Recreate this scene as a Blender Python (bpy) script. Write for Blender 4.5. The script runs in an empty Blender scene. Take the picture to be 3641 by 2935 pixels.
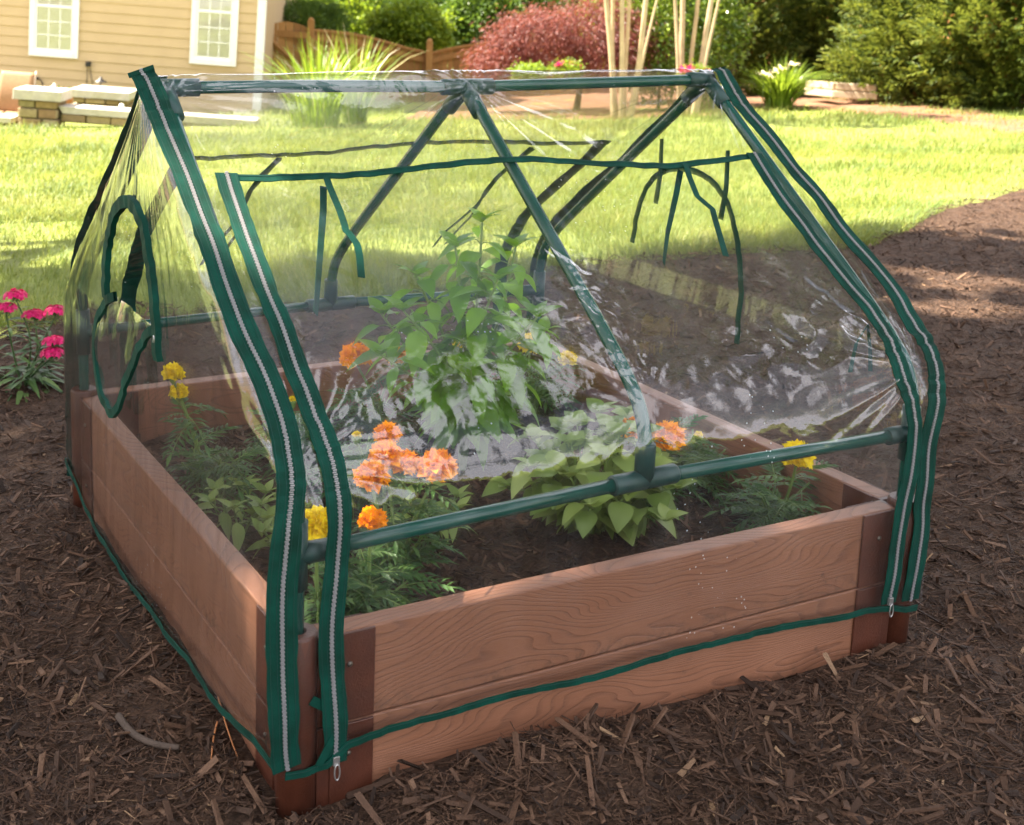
import bpy, math
import numpy as np
from mathutils import Vector
rng = np.random.default_rng(11)
C = bpy.context.scene.collection
rad = math.radians

# ------------------------------------------------------------------ camera
CAM = np.array([-0.66399, -1.53747, 1.17885])
YAW, PIT, ROL, FPX, PX, PY = 0.47409, 0.18351, 0.02295, 2705.44, 810.95, 482.41
def _basis():
    f = np.array([math.sin(YAW) * math.cos(PIT), math.cos(YAW) * math.cos(PIT), -math.sin(PIT)])
    r = np.cross(f, [0, 0, 1.0]); r /= np.linalg.norm(r); u = np.cross(r, f)
    c, s = math.cos(ROL), math.sin(ROL)
    return c * r + s * u, -s * r + c * u, f
RV, UV, FV = _basis()
FH = np.array([math.sin(YAW), math.cos(YAW), 0.0]); RH = np.array([math.cos(YAW), -math.sin(YAW), 0.0])
def ray(x, y): return FV + RV * (x - PX) / FPX - UV * (y - PY) / FPX
def at(x, y, d):                       # point on a sight line at horizontal distance d
    r = ray(x, y); return CAM + r * (d / (r @ FH))
def onplane(ax, val, x, y):
    r = ray(x, y); return CAM + r * ((val - CAM[ax]) / r[ax])
def G(P):                              # height of the yard
    P = np.asarray(P, float); q = P[..., :2] - CAM[:2]
    d = q @ FH[:2]; la = q @ RH[:2]
    k = np.clip(.048 - .0022 * la, .026, .064); t = d - 5.0
    dd = np.where(d > 60, 60 + (d - 60) * .1, d); t = dd - 5.0
    return -k * (np.sqrt(t * t + 1.2) + t) / 2
def gp(d, la):
    p = CAM[:2] + FH[:2] * d + RH[:2] * la
    return np.array([p[0], p[1], float(G(p))])
def onground(x, y):
    r = ray(x, y); lo, hi = .5, 80.
    for _ in range(60):
        m = (lo + hi) / 2; p = CAM + r * m
        if p[2] > G(p): lo = m
        else: hi = m
    return CAM + r * lo
def dl(p): q = np.asarray(p)[:2] - CAM[:2]; return float(q @ FH[:2]), float(q @ RH[:2])

# ------------------------------------------------------------------ noise
def _h(i, j, k, s):
    h = (i * 374761393 + j * 668265263 + k * 2147483647 % 1013904223 + s * 974634777) & 0xffffffff
    h = ((h ^ (h >> 13)) * 1274126177) & 0xffffffff
    h = ((h ^ (h >> 16)) * 2246822519) & 0xffffffff
    return ((h ^ (h >> 15)) & 0xffffff) / float(0xffffff) * 2 - 1
def vn(P, s=0):
    P = np.asarray(P, float); I = np.floor(P).astype(np.int64); f = P - I; f = f * f * (3 - 2 * f)
    o = 0
    for a in (0, 1):
        for b in (0, 1):
            for c in (0, 1):
                w = (f[..., 0] if a else 1 - f[..., 0]) * (f[..., 1] if b else 1 - f[..., 1]) * (f[..., 2] if c else 1 - f[..., 2])
                o = o + w * _h(I[..., 0] + a, I[..., 1] + b, (I[..., 2] + c) * 7919, s)
    return o
def fbm(P, n=3, s=0): return sum(vn(np.asarray(P) * 2 ** i, s + i) / 2 ** i for i in range(n))
def n3(x, y, z): return np.stack(np.broadcast_arrays(x, y, z), -1)

# ------------------------------------------------------------------ meshes
def unit(v): v = np.asarray(v, float); return v / np.maximum(np.linalg.norm(v, axis=-1, keepdims=True), 1e-9)
class MB:
    def __init__(s): s.V = []; s.F = []; s.n = 0
    def add(s, v, f, mi=0):
        v = np.asarray(v, float).reshape(-1, 3); f = np.asarray(f, np.int64)
        s.V.append(v); s.F.append((f + s.n, mi)); s.n += len(v)
    def box(s, c, sz, R=None, mi=0):
        sx, sy, sz_ = np.asarray(sz) / 2
        v = np.array([[-sx, -sy, -sz_], [sx, -sy, -sz_], [sx, sy, -sz_], [-sx, sy, -sz_], [-sx, -sy, sz_], [sx, -sy, sz_], [sx, sy, sz_], [-sx, sy, sz_]])
        if R is not None: v = v @ np.asarray(R)      # rows of R are the box axes
        s.add(v + np.asarray(c), [[0, 3, 2, 1], [4, 5, 6, 7], [0, 1, 5, 4], [1, 2, 6, 5], [2, 3, 7, 6], [3, 0, 4, 7]], mi)
    def tube(s, path, r, n=10, caps=True, mi=0):
        p = np.asarray(path, float); m = len(p); r = np.broadcast_to(np.asarray(r, float), (m,))
        t = unit(np.gradient(p, axis=0)); a = np.array([0, 0, 1.]) if abs(t[0][2]) < .9 else np.array([1., 0, 0])
        N = []; b = unit(np.cross(t[0], a))
        for i in range(m):
            b = unit(b - (b @ t[i]) * t[i]); N.append(b)
        N = np.array(N); B = np.cross(t, N); th = np.arange(n) * 2 * np.pi / n
        v = p[:, None] + (N[:, None] * np.cos(th)[:, None] + B[:, None] * np.sin(th)[:, None]) * r[:, None, None]
        i = np.arange(m - 1)[:, None] * n; j = np.arange(n)[None]; j2 = (j + 1) % n
        f = np.stack([i + j, i + j2, i + n + j2, i + n + j], -1).reshape(-1, 4)
        base = s.n; s.add(v, f, mi)
        if caps:
            for row, fl in ((0, True), (m - 1, False)):
                c = p[row]; idx = np.arange(n) + row * n + base; k = s.n; s.V.append(c[None]); s.n += 1
                q = np.stack([idx, np.roll(idx, -1), np.full(n, k)], -1)
                s.F.append((q[:, ::-1] if fl else q, mi))
    def grid(s, P, mi=0, wrap=False):
        P = np.asarray(P); a, b = P.shape[:2]
        i = np.arange(a - 1)[:, None] * b; j = np.arange(b if wrap else b - 1)[None]; j2 = (j + 1) % b
        f = np.stack([i + j, i + j2, i + b + j2, i + b + j], -1).reshape(-1, 4); s.add(P, f, mi)
    def ribbon(s, path, side, w, nrm, th=.0012, mi=0):      # flat strip of width w and thickness th
        p = np.asarray(path, float); sd = unit(side); nn = unit(nrm); w = np.broadcast_to(np.asarray(w, float), (len(p),))[:, None] / 2
        a, b = p - sd * w, p + sd * w; q = nn * th / 2
        s.grid(np.stack([a + q, b + q, b - q, a - q], 1), mi, wrap=True)
    def lathe(s, prof, c, n=16, R=None, mi=0):
        th = np.arange(n) * 2 * np.pi / n; pr = np.asarray(prof, float)
        v = np.stack([pr[:, 0][:, None] * np.cos(th), pr[:, 0][:, None] * np.sin(th), np.repeat(pr[:, 1][:, None], n, 1)], -1)
        if R is not None: v = v @ np.asarray(R)
        s.grid(v + np.asarray(c), mi, wrap=True)
    def build(s, name, mats, parent=None, smooth=False, origin=None, bevel=0):
        V = np.concatenate(s.V); org = np.zeros(3) if origin is None else np.asarray(origin, float)
        if parent is not None: org = np.asarray(parent.get('_w', (0, 0, 0)))
        V = V - org
        me = bpy.data.meshes.new(name); me.vertices.add(len(V)); me.vertices.foreach_set('co', V.astype(np.float32).ravel())
        li = np.concatenate([f.ravel() for f, _ in s.F]); tot = np.concatenate([np.full(len(f), f.shape[1]) for f, _ in s.F])
        mi = np.concatenate([np.full(len(f), m) for f, m in s.F])
        me.loops.add(len(li)); me.loops.foreach_set('vertex_index', li.astype(np.int32))
        me.polygons.add(len(tot)); me.polygons.foreach_set('loop_start', (np.cumsum(tot) - tot).astype(np.int32))
        me.polygons.foreach_set('loop_total', tot.astype(np.int32)); me.polygons.foreach_set('material_index', mi.astype(np.int32))
        me.polygons.foreach_set('use_smooth', np.full(len(tot), smooth)); me.update(calc_edges=True)
        for m in (mats if isinstance(mats, (list, tuple)) else [mats]): me.materials.append(m)
        o = bpy.data.objects.new(name, me); C.objects.link(o)
        if parent is not None: o.parent = parent; o['_w'] = [float(x) for x in org]
        else: o.location = org; o['_w'] = [float(x) for x in org]
        if bevel:
            b = o.modifiers.new('bevel', 'BEVEL'); b.width = bevel; b.segments = 2; b.limit_method = 'ANGLE'; b.angle_limit = rad(50)
        return o
def tag(o, label=None, cat=None, group=None, kind=None):
    if label: o['label'] = label
    if cat: o['category'] = cat
    if group: o['group'] = group
    if kind: o['kind'] = kind
    return o
def thing(name, loc, label, cat, group=None):
    o = bpy.data.objects.new(name, None); C.objects.link(o); o.location = [float(x) for x in loc]; o.empty_display_size = .1
    o['_w'] = [float(x) for x in loc]
    return tag(o, label, cat, group)
def interp(path, n, smooth=True):
    p = np.asarray(path, float)
    if smooth:
        for _ in range(3):
            a = p[:-1] * .75 + p[1:] * .25; b = p[:-1] * .25 + p[1:] * .75
            p = np.concatenate([p[:1], np.stack([a, b], 1).reshape(-1, p.shape[1]), p[-1:]])
    s = np.concatenate([[0], np.cumsum(np.linalg.norm(np.diff(p, axis=0), axis=1))]); t = np.linspace(0, s[-1], n)
    return np.stack([np.interp(t, s, p[:, k]) for k in range(p.shape[1])], -1)
def leaves(mb, P, D, N, L, W, seg=1, fold=.25, curl=.3, mi=0, base=.12):
    """many leaves at once: P base, D direction, N upper normal"""
    P = np.asarray(P, float); n = len(P); D = unit(D); N = np.asarray(N, float); N = unit(N - (N * D).sum(-1, keepdims=True) * D); S = np.cross(D, N)
    L = np.broadcast_to(np.asarray(L, float), (n,))[:, None]; W = np.broadcast_to(np.asarray(W, float), (n,))[:, None] / 2
    if seg == 1:
        m = P + D * L * .45
        v = np.stack([P, m + S * W + N * W * fold, P + D * L - N * L * curl * .5, m - S * W + N * W * fold], 1)
        f = np.arange(n)[:, None] * 4 + np.array([0, 1, 2, 3])[None]; mb.add(v, f, mi); return
    t = np.linspace(0, 1, seg + 1); w = np.sin(np.pi * np.clip(t * .94 + .03, 0, 1) ** .72); w[0] = base; w[-1] = .03
    rows = []
    for k in range(seg + 1):
        c = P + D * L * t[k] - N * L * curl * t[k] ** 2
        rows.append(np.stack([c + S * W * w[k] + N * W * fold * w[k], c, c - S * W * w[k] + N * W * fold * w[k]], 1))
    v = np.stack(rows, 1); R = (seg + 1) * 3
    q = []
    for k in range(seg):
        a = k * 3
        q += [[a, a + 1, a + 4, a + 3], [a + 1, a + 2, a + 5, a + 4]]
    f = (np.arange(n)[:, None, None] * R + np.array(q)[None]).reshape(-1, 4); mb.add(v.reshape(-1, 3), f, mi)
def rdir(n): return unit(rng.normal(size=(n, 3)))

# ------------------------------------------------------------------ materials
class NT:
    def __init__(s, name):
        s.m = bpy.data.materials.new(name); s.m.use_nodes = True; s.t = s.m.node_tree; s.t.nodes.clear()
        s.out = s.n('ShaderNodeOutputMaterial')
    def n(s, typ, **kw):
        x = s.t.nodes.new(typ)
        for k, v in kw.items():
            if k.startswith('i_'):
                key = k[2:]; key = int(key) if key.isdigit() else key.replace('_', ' ')
                s.put(x.inputs[key], v)
            else: setattr(x, k, v)
        return x
    def put(s, sock, v):
        if isinstance(v, bpy.types.NodeSocket): s.t.links.new(v, sock)
        else: sock.default_value = v
    def co(s, scale=(1, 1, 1), rot=(0, 0, 0), kind='Object'):
        c = s.n('ShaderNodeTexCoord'); m = s.n('ShaderNodeMapping'); s.t.links.new(c.outputs[kind], m.inputs[0])
        m.inputs['Scale'].default_value = scale; m.inputs['Rotation'].default_value = rot; return m.outputs[0]
    def noise(s, vec, scale, detail=4, rough=.55, dist=0): 
        return s.n('ShaderNodeTexNoise', i_Vector=vec, i_Scale=scale, i_Detail=detail, i_Roughness=rough, i_Distortion=dist).outputs['Fac']
    def ramp(s, fac, stops, interp='LINEAR'):
        r = s.n('ShaderNodeValToRGB', i_Fac=fac); e = r.color_ramp.elements; r.color_ramp.interpolation = interp
        while len(e) < len(stops): e.new(.5)
        for k, (p, c) in enumerate(stops):
            e[k].position = p; e[k].color = (*c, 1) if len(c) == 3 else c
        return r.outputs[0]
    def mix(s, fac, a, b, mode='MIX'):
        x = s.n('ShaderNodeMix', data_type='RGBA', blend_type=mode); s.put(x.inputs[0], fac); s.put(x.inputs[6], a); s.put(x.inputs[7], b); return x.outputs[2]
    def math(s, op, a, b=0.0, clamp=False):
        x = s.n('ShaderNodeMath', operation=op, use_clamp=clamp); s.put(x.inputs[0], a); s.put(x.inputs[1], b); return x.outputs[0]
    def isl(s): return s.n('ShaderNodeNewGeometry').outputs['Random Per Island']
    def bump(s, h, strength=.5, dist=.01, normal=None):
        b = s.n('ShaderNodeBump', i_Height=h, i_Strength=strength, i_Distance=dist)
        if normal: s.put(b.inputs['Normal'], normal)
        return b.outputs[0]
    def bsdf(s, col, rough=.6, spec=.4, normal=None, **kw):
        b = s.n('ShaderNodeBsdfPrincipled'); s.put(b.inputs['Base Color'], col if isinstance(col, bpy.types.NodeSocket) else (*col, 1))
        s.put(b.inputs['Roughness'], rough); s.put(b.inputs['Specular IOR Level'], spec)
        if normal: s.put(b.inputs['Normal'], normal)
        for k, v in kw.items(): s.put(b.inputs[k.replace('_', ' ')], v)
        return b.outputs[0]
    def done(s, sh): s.t.links.new(sh, s.out.inputs[0]); return s.m
def simple(name, col, rough=.6, var=.25, scale=8, spec=.4, bump=.0, bscale=60, **kw):
    t = NT(name); v = t.co(); n = t.noise(v, scale)
    c = t.ramp(n, [(.25, [x * (1 - var) for x in col]), (.75, [min(1, x * (1 + var)) for x in col])])
    nm = t.bump(t.noise(v, bscale), bump, .004) if bump else None
    return t.done(t.bsdf(c, rough, spec, nm, **kw))
def leafmat(name, cols, rough=.5, trans=.4, spec=.35, nscale=1.5):
    """leaf colour varies leaf by leaf and in broad patches; part of the light passes through"""
    t = NT(name); v = t.co(); r = t.isl(); n = t.noise(v, nscale, 3)
    x = t.math('ADD', t.math('MULTIPLY', r, .65), t.math('MULTIPLY', n, .5), True) if name != 'grass_blade' else t.math('ADD', t.math('MULTIPLY', r, .5), t.math('MULTIPLY', t.math('SUBTRACT', n, .26), 1.15), True)
    k = len(cols); c = t.ramp(x, [(.1 + .85 * i / (k - 1), cc) for i, cc in enumerate(cols)])
    b = t.bsdf(c, rough, spec)
    tr = t.n('ShaderNodeBsdfTranslucent'); t.put(tr.inputs[0], t.mix(.5, c, (min(.95, cols[-1][0] * 1.3), min(.95, cols[-1][1] * 1.3), cols[-1][2] * .9, 1), 'MIX'))
    m = t.n('ShaderNodeMixShader', i_Fac=trans); t.t.links.new(b, m.inputs[1]); t.t.links.new(tr.outputs[0], m.inputs[2])
    return t.done(m.outputs[0])
M = {}
def mk_mulch(name, stops, sc=1.0):
    t = NT(name); v = t.co(); n1 = t.noise(v, 9 * sc, 8, .7); n2 = t.noise(v, 120 * sc, 6, .75, .6)
    vo = t.n('ShaderNodeTexVoronoi', i_Vector=t.co((1, 2.3, 1), (0, 0, .4)), i_Scale=70 * sc); 
    x = t.math('ADD', t.math('MULTIPLY', n1, .45), t.math('MULTIPLY', n2, .6)); 
    c = t.ramp(x, stops); nm = t.bump(t.math('ADD', n2, vo.outputs[0]), .9, .015)
    return t.done(t.bsdf(c, .85, .25, nm))
M['mulch'] = mk_mulch('mulch_ground', [(.3, (.020, .0105, .006)), (.5, (.066, .036, .021)), (.72, (.14, .079, .047))])
M['pine'] = mk_mulch('pine_bark_ground', [(.3, (.05, .025, .015)), (.5, (.17, .085, .048)), (.72, (.34, .18, .10))], .35)
def mk_chip():
    t = NT('mulch_chip'); r = t.isl(); v = t.co(); n = t.noise(v, 260, 3, .6)
    c = t.ramp(r, [(0, (.020, .0098, .0055)), (.35, (.058, .030, .017)), (.70, (.098, .052, .030)), (.93, (.135, .073, .043)), (.985, (.175, .10, .06)), (.9995, (.32, .20, .11))])
    c = t.mix(.6, c, t.ramp(n, [(.3, (.35, .35, .35)), (.7, (1, 1, 1))]), 'MULTIPLY')
    return t.done(t.bsdf(c, .8, .3, t.bump(n, .6, .002)))
M['chip'] = mk_chip()
M['lawnsoil'] = simple('lawn_soil', (.15, .18, .03), .9, .5, 3, bump=.6, bscale=90)
M['grass'] = leafmat('grass_blade', [(.03, .06, .012), (.10, .165, .028), (.20, .25, .05), (.34, .33, .11)], .5, .4, .3, .9)
def mk_board():
    t = NT('composite_board'); oi = t.n('ShaderNodeObjectInfo').outputs['Random']
    av = t.n('ShaderNodeVectorMath', operation='ADD'); t.put(av.inputs[0], t.co()); cx = t.n('ShaderNodeCombineXYZ'); t.put(cx.inputs[0], t.math('MULTIPLY', oi, 37.0)); t.put(av.inputs[1], cx.outputs[0])
    mp = t.n('ShaderNodeMapping', i_Vector=av.outputs[0], i_Scale=(2.4, 6, 10)); lowf = t.n('ShaderNodeTexNoise', i_Vector=mp.outputs[0], i_Scale=1.0, i_Detail=1.6, i_Roughness=.42).outputs['Fac']
    zc = t.n('ShaderNodeSeparateXYZ', i_Vector=t.co()).outputs[2]
    w = t.math('FRACT', t.math('ADD', t.math('MULTIPLY', lowf, 30.0), t.math('MULTIPLY', zc, 80.0)))
    f = t.noise(t.co((6, 160, 160)), 3, 4, .7)
    g = t.math('MULTIPLY', t.ramp(w, [(.0, (0, 0, 0)), (.55, (.1, .1, .1)), (.9, (1, 1, 1)), (1, (0, 0, 0))]), t.ramp(f, [(.35, (.2, .2, .2)), (.6, (1, 1, 1))]))
    c = t.ramp(t.noise(t.co(), 5, 5), [(.3, (.20, .082, .042)), (.7, (.265, .117, .064))])
    c = t.mix(t.math('MULTIPLY', g, .62), c, (.070, .028, .017, 1))
    c = t.mix(t.math('MULTIPLY', t.math('SUBTRACT', .62, f, True), .9), c, (.14, .065, .04, 1))
    zl = t.n('ShaderNodeSeparateXYZ', i_Vector=t.co()).outputs[2]; sp = t.math('MULTIPLY', t.ramp(t.noise(t.co(), 45, 5, .7), [(.48, (0, 0, 0)), (.62, (1, 1, 1))]), t.ramp(t.math('ADD', zl, .08), [(.0, (.75, .75, .75)), (.045, (0, 0, 0))])); c = t.mix(sp, c, (.06, .035, .022, 1))
    dz = t.noise(t.co(), 14, 6, .7); c = t.mix(t.ramp(dz, [(.66, (0, 0, 0)), (.74, (.7, .7, .7))]), c, (.06, .03, .02, 1))
    nm = t.bump(t.math('SUBTRACT', f, g), .35, .002)
    return t.done(t.bsdf(c, .5, .4, nm))
M['board'] = mk_board()
M['bracket'] = simple('bracket_plastic', (.07, .020, .010), .42, .25, 30, .5, .25, 300)
M['screw'] = simple('screw_metal', (.12, .10, .08), .4, .2, 50, .5, Metallic=.7)
M['cap'] = simple('stake_cap', (.36, .22, .19), .45, .12, 20)
M['pole'] = simple('green_tube', (.002, .052, .039), .25, .15, 12, .5)
M['joint'] = simple('dark_joint', (.005, .036, .032), .38, .2, 40, .45, .2, 400)
def mk_tape():
    t = NT('green_webbing'); v = t.co(); w = t.noise(t.co((1, 1, 3)), 420, 2); n = t.noise(v, 22, 3)
    c = t.ramp(n, [(.3, (.0004, .022, .0135)), (.7, (.0008, .050, .034))])
    return t.done(t.bsdf(c, .7, .15, t.bump(w, .8, .001)))
M['tape'] = mk_tape()
M['stitch'] = simple('stitch_thread', (.002, .035, .026), .8)
M['teeth'] = simple('zip_teeth', (.20, .195, .20), .4, .15, 200, .5)
M['slider'] = simple('zip_slider', (.45, .44, .43), .3, .2, 60, .5, Metallic=.8)
def mk_film(name, haze=.02, sc=1.0, st=(1, 1, 1), clear=(.975, .982, .985), bstr=.35, blur=.30):
    t = NT(name); v = t.co(st)
    a = t.noise(v, 9 * sc, 3, .5, .7); b = t.noise(t.co((st[0] * 1.2, st[1], st[2] * .7), (.3, .5, .6)), 30 * sc, 4, .55, 1.2); c = t.noise(v, 160 * sc, 2)
    # the fine creases come in patches
    patch = t.ramp(t.noise(t.co(), 5, 2), [(.45, (.15, .15, .15)), (.65, (1, 1, 1))])
    h = t.math('ADD', t.math('ADD', t.math('MULTIPLY', a, .75), t.math('MULTIPLY', t.math('MULTIPLY', b, .10), patch)), t.math('MULTIPLY', c, .02))
    nm = t.bump(h, bstr, .012)
    lw = t.n('ShaderNodeLayerWeight', i_Blend=.5); t.put(lw.inputs['Normal'], nm)
    f1 = t.math('ADD', t.math('MULTIPLY', t.math('POWER', lw.outputs['Facing'], 5.0), .96), .04)
    fac = t.math('DIVIDE', t.math('MULTIPLY', f1, 2.0), t.math('ADD', f1, 1.0), True)     # both faces of the sheet
    gl = t.n('ShaderNodeBsdfGlossy', i_Roughness=.035); t.put(gl.inputs['Normal'], nm)
    tr0 = t.n('ShaderNodeBsdfTransparent', i_Color=(*clear, 1)); rf = t.n('ShaderNodeBsdfRefraction', i_Color=(*clear, 1), i_Roughness=.62, i_IOR=1.013); t.put(rf.inputs['Normal'], nm)
    tr = t.n('ShaderNodeMixShader', i_Fac=blur); t.t.links.new(tr0.outputs[0], tr.inputs[1]); t.t.links.new(rf.outputs[0], tr.inputs[2])
    sm = t.ramp(t.math('ADD', t.math('MULTIPLY', t.noise(t.co((1, 1, .6)), 3.2, 6, .65, 1.0), .6), t.math('MULTIPLY', t.noise(t.co((5, .8, .8), (.5, 0, .35)), 5, 4, .6, .5), .4)), [(.42, (.12, .12, .12)), (.62, (1, 1, 1))])  # smudges, plus pale streaks that paint sky sheen into the haze
    dots = t.n('ShaderNodeTexVoronoi', i_Vector=t.co(), i_Scale=75.0)
    dot = t.math('MULTIPLY', t.math('LESS_THAN', dots.outputs['Distance'], .11), t.math('GREATER_THAN', t.noise(t.co(), 4, 2), .62))
    df = t.n('ShaderNodeBsdfDiffuse', i_Color=(.80, .86, .90, 1)); ts = t.n('ShaderNodeBsdfTranslucent', i_Color=(.80, .86, .90, 1))
    dd = t.n('ShaderNodeMixShader', i_Fac=.5); t.t.links.new(df.outputs[0], dd.inputs[1]); t.t.links.new(ts.outputs[0], dd.inputs[2])
    m1 = t.n('ShaderNodeMixShader'); t.put(m1.inputs[0], t.math('ADD', t.math('MULTIPLY', sm, haze), t.math('MULTIPLY', dot, .5), True))
    t.t.links.new(tr.outputs[0], m1.inputs[1]); t.t.links.new(dd.outputs[0], m1.inputs[2])
    m2 = t.n('ShaderNodeMixShader'); t.put(m2.inputs[0], fac); t.t.links.new(m1.outputs[0], m2.inputs[1]); t.t.links.new(gl.outputs[0], m2.inputs[2])
    return t.done(m2.outputs[0])
M['film'] = mk_film('clear_vinyl', .030, blur=.17)
M['film_side'] = mk_film('clear_vinyl_side', .035, 1.0, (1, 2.2, .5), bstr=.26, blur=.10)
M['stem'] = simple('green_stem', (.13, .20, .045), .55)
M['pepper'] = leafmat('pepper_leaf', [(.045, .13, .008), (.11, .26, .014), (.22, .40, .03)], .38, .48)
M['marileaf'] = leafmat('marigold_leaf', [(.018, .06, .016), (.045, .11, .025), (.09, .17, .035)], .5, .3)
M['basil'] = leafmat('pale_leaf', [(.09, .16, .03), (.19, .27, .06), (.32, .40, .11)], .45, .35)
M['orange'] = leafmat('orange_petal', [(.80, .23, .0001), (.92, .33, .0002), (.98, .43, .0003)], .9, .2, .05, 30)
M['yellow'] = leafmat('yellow_petal', [(.78, .52, .004), (.90, .68, .008), (.95, .76, .02)], .55, .25, .2, 30)
M['magenta'] = leafmat('magenta_petal', [(.30, .004, .05), (.50, .008, .10), (.66, .025, .17)], .5, .25, .2, 30)
M['dialeaf'] = leafmat('dianthus_leaf', [(.03, .075, .02), (.06, .12, .04), (.13, .20, .06)], .45, .25)

# =================================================================== SETTING
sun_az, sun_el = rad(314), rad(56)
S = np.array([math.sin(sun_az) * math.cos(sun_el), math.cos(sun_az) * math.cos(sun_el), math.sin(sun_el)])

# lawn: one sheet out to the horizon
dd = np.concatenate([np.linspace(-30, -6, 13), np.linspace(-5.5, 40, 183), np.geomspace(42, 400, 24)])
ll = np.concatenate([-np.geomspace(400, 22, 22), np.linspace(-20, 20, 121), np.geomspace(22, 400, 22)])
DD, LL = np.meshgrid(dd, ll, indexing='ij')
XY = CAM[:2] + DD[..., None] * FH[:2] + LL[..., None] * RH[:2]
Z = G(XY) + .012 * vn(n3(XY[..., 0] * 1.1, XY[..., 1] * 1.1, 0), 3) * (DD > 5.2) - .012
mb = MB(); mb.grid(np.concatenate([XY, Z[..., None]], -1)); tag(mb.build('lawn', M['lawnsoil'], smooth=True), kind='structure')

# edge between mulch and lawn as d(lateral)
edge_px = [(-900, 760), (-300, 735), (0, 705), (150, 668), (420, 655), (700, 648), (980, 600), (1250, 548), (1560, 530), (1830, 510), (1990, 437), (2154, 396), (2400, 340)]
edge = np.array(sorted([dl(onground(*q))[::-1] for q in edge_px])); edge = edge[np.argsort(edge[:, 0])]
def edge_d(la): return np.interp(la, edge[:, 0], edge[:, 1]) + .05 * vn(n3(np.asarray(la) * 5., 0., 0.), 9)
def mound(x, y):
    z = .016 * fbm(n3(x * 3, y * 3, 0.), 3, 21) + .006 * vn(n3(x * 14, y * 14, 0.), 5)
    z = z + .010 * np.clip(fbm(n3(x * 7, y * 7, 0.), 2, 41), 0, 1) + .035 * np.exp(-((x - .38) / .28) ** 2 - ((y + .10) / .09) ** 2) + .012 * np.exp(-((y + .08) / .10) ** 2) * ((x > -.1) & (x < 1.3))
    z = z + .02 * np.exp(-((x + .09) / .10) ** 2) * ((y > 0) & (y < 1.2))
    return z + .012
la = np.linspace(-6, 7.5, 360); t = np.linspace(0, 1, 260) ** 1.0
ed = edge_d(la); DDm = -2.5 + (ed[None] + 2.5) * t[:, None]; LLm = np.repeat(la[None], len(t), 0)
XY = CAM[:2] + DDm[..., None] * FH[:2] + LLm[..., None] * RH[:2]
fade = np.clip((1 - t) * 30, 0, 1)[:, None]
Z = G(XY) + mound(XY[..., 0], XY[..., 1]) * fade - .004 * (1 - fade) * 3
mb = MB(); mb.grid(np.concatenate([XY, Z[..., None]], -1)); tag(mb.build('mulch_bed', M['mulch'], smooth=True), kind='structure')
# pine bark border under the hedge
bf = [(850, 250), (1200, 252), (1500, 244), (1640, 226), (1760, 233), (1900, 247), (2050, 266), (2160, 285), (2500, 330)]
fr = interp(np.array([onground(*q) for q in bf]), 90)
rows = []
for k, u in enumerate(np.linspace(0, 1, 60)):
    p = fr + (FH * 13 + RH * 2)[None] * u; p[:, 2] = G(p) + .012 + (.03 * fbm(p * 1.5, 3, 4) if 0 < k else 0) - (.02 if k == 0 else 0); rows.append(p)
mb = MB(); mb.grid(np.array(rows)); tag(mb.build('bark_border', M['pine'], smooth=True), kind='structure')

# bark chips (nobody could count them)
def chips(n, pts, zf, lo, hi, slope=.35, thin=False, mean=-4.35):
    L = np.clip(rng.lognormal(mean, .62, n), lo, hi); W = L * rng.uniform(.10, .32, n); W = np.minimum(W, .012)
    W = rng.uniform(.0007, .0020, n) if thin else W; T = W * rng.uniform(.2, .5, n)
    yaw = rng.uniform(0, np.pi, n); p = rng.normal(0, slope, n); ro = rng.uniform(-.6, .6, n)
    a = np.stack([np.cos(yaw) * np.cos(p), np.sin(yaw) * np.cos(p), np.sin(p)], -1)
    b = np.stack([-np.sin(yaw), np.cos(yaw), 0 * yaw], -1); c = np.cross(a, b); b, c = b * np.cos(ro)[:, None] + c * np.sin(ro)[:, None], -b * np.sin(ro)[:, None] + c * np.cos(ro)[:, None]
    ctr = np.concatenate([pts, zf(pts)[:, None]], -1); ctr[:, 2] += np.abs(np.sin(p)) * L * .25 + rng.uniform(-.001, .004, n)
    vs = []
    for sx in (-1, 1):
        for sy, sz in ((-1, -1), (1, -1), (1, 1), (-1, 1)):
            tp = rng.uniform(.35, 1.0, n)
            vs.append(ctr + a * (sx * L / 2 * rng.uniform(.85, 1.1, n))[:, None] + b * (sy * W / 2 * tp)[:, None] + c * (sz * T / 2 * tp)[:, None])
    v = np.stack(vs, 1)
    q = np.array([[0, 1, 2, 3], [7, 6, 5, 4], [0, 4, 5, 1], [1, 5, 6, 2], [2, 6, 7, 3], [3, 7, 4, 0]])
    return v.reshape(-1, 3), (np.arange(n)[:, None, None] * 8 + q[None]).reshape(-1, 4)
n = 310000
d_ = 1.2 + 8.3 * rng.random(n) ** 1.9; l_ = rng.uniform(-1, 1, n) * (.55 * d_ + .75) + .06 * d_
ok = d_ < edge_d(l_) + .03 * rng.random(n)
pts = CAM[:2] + d_[:, None] * FH[:2] + l_[:, None] * RH[:2]
ok &= ~((pts[:, 0] > -.035) & (pts[:, 0] < 1.235) & (pts[:, 1] > -.03) & (pts[:, 1] < 1.23)); pts = pts[ok]
mb = MB(); mb.add(*chips(len(pts), pts, lambda p: G(p) + mound(p[:, 0], p[:, 1]), .005, .075))
k = rng.integers(0, len(pts), 90000); q = pts[k] + rng.normal(0, .01, (len(k), 2)); q = q[(~((q[:, 0] > -.035) & (q[:, 0] < 1.235) & (q[:, 1] > -.03) & (q[:, 1] < 1.23)))]
mb.add(*chips(len(q), q, lambda p: G(p) + mound(p[:, 0], p[:, 1]) + .002, .012, .07, .25, True, -3.6))
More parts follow.
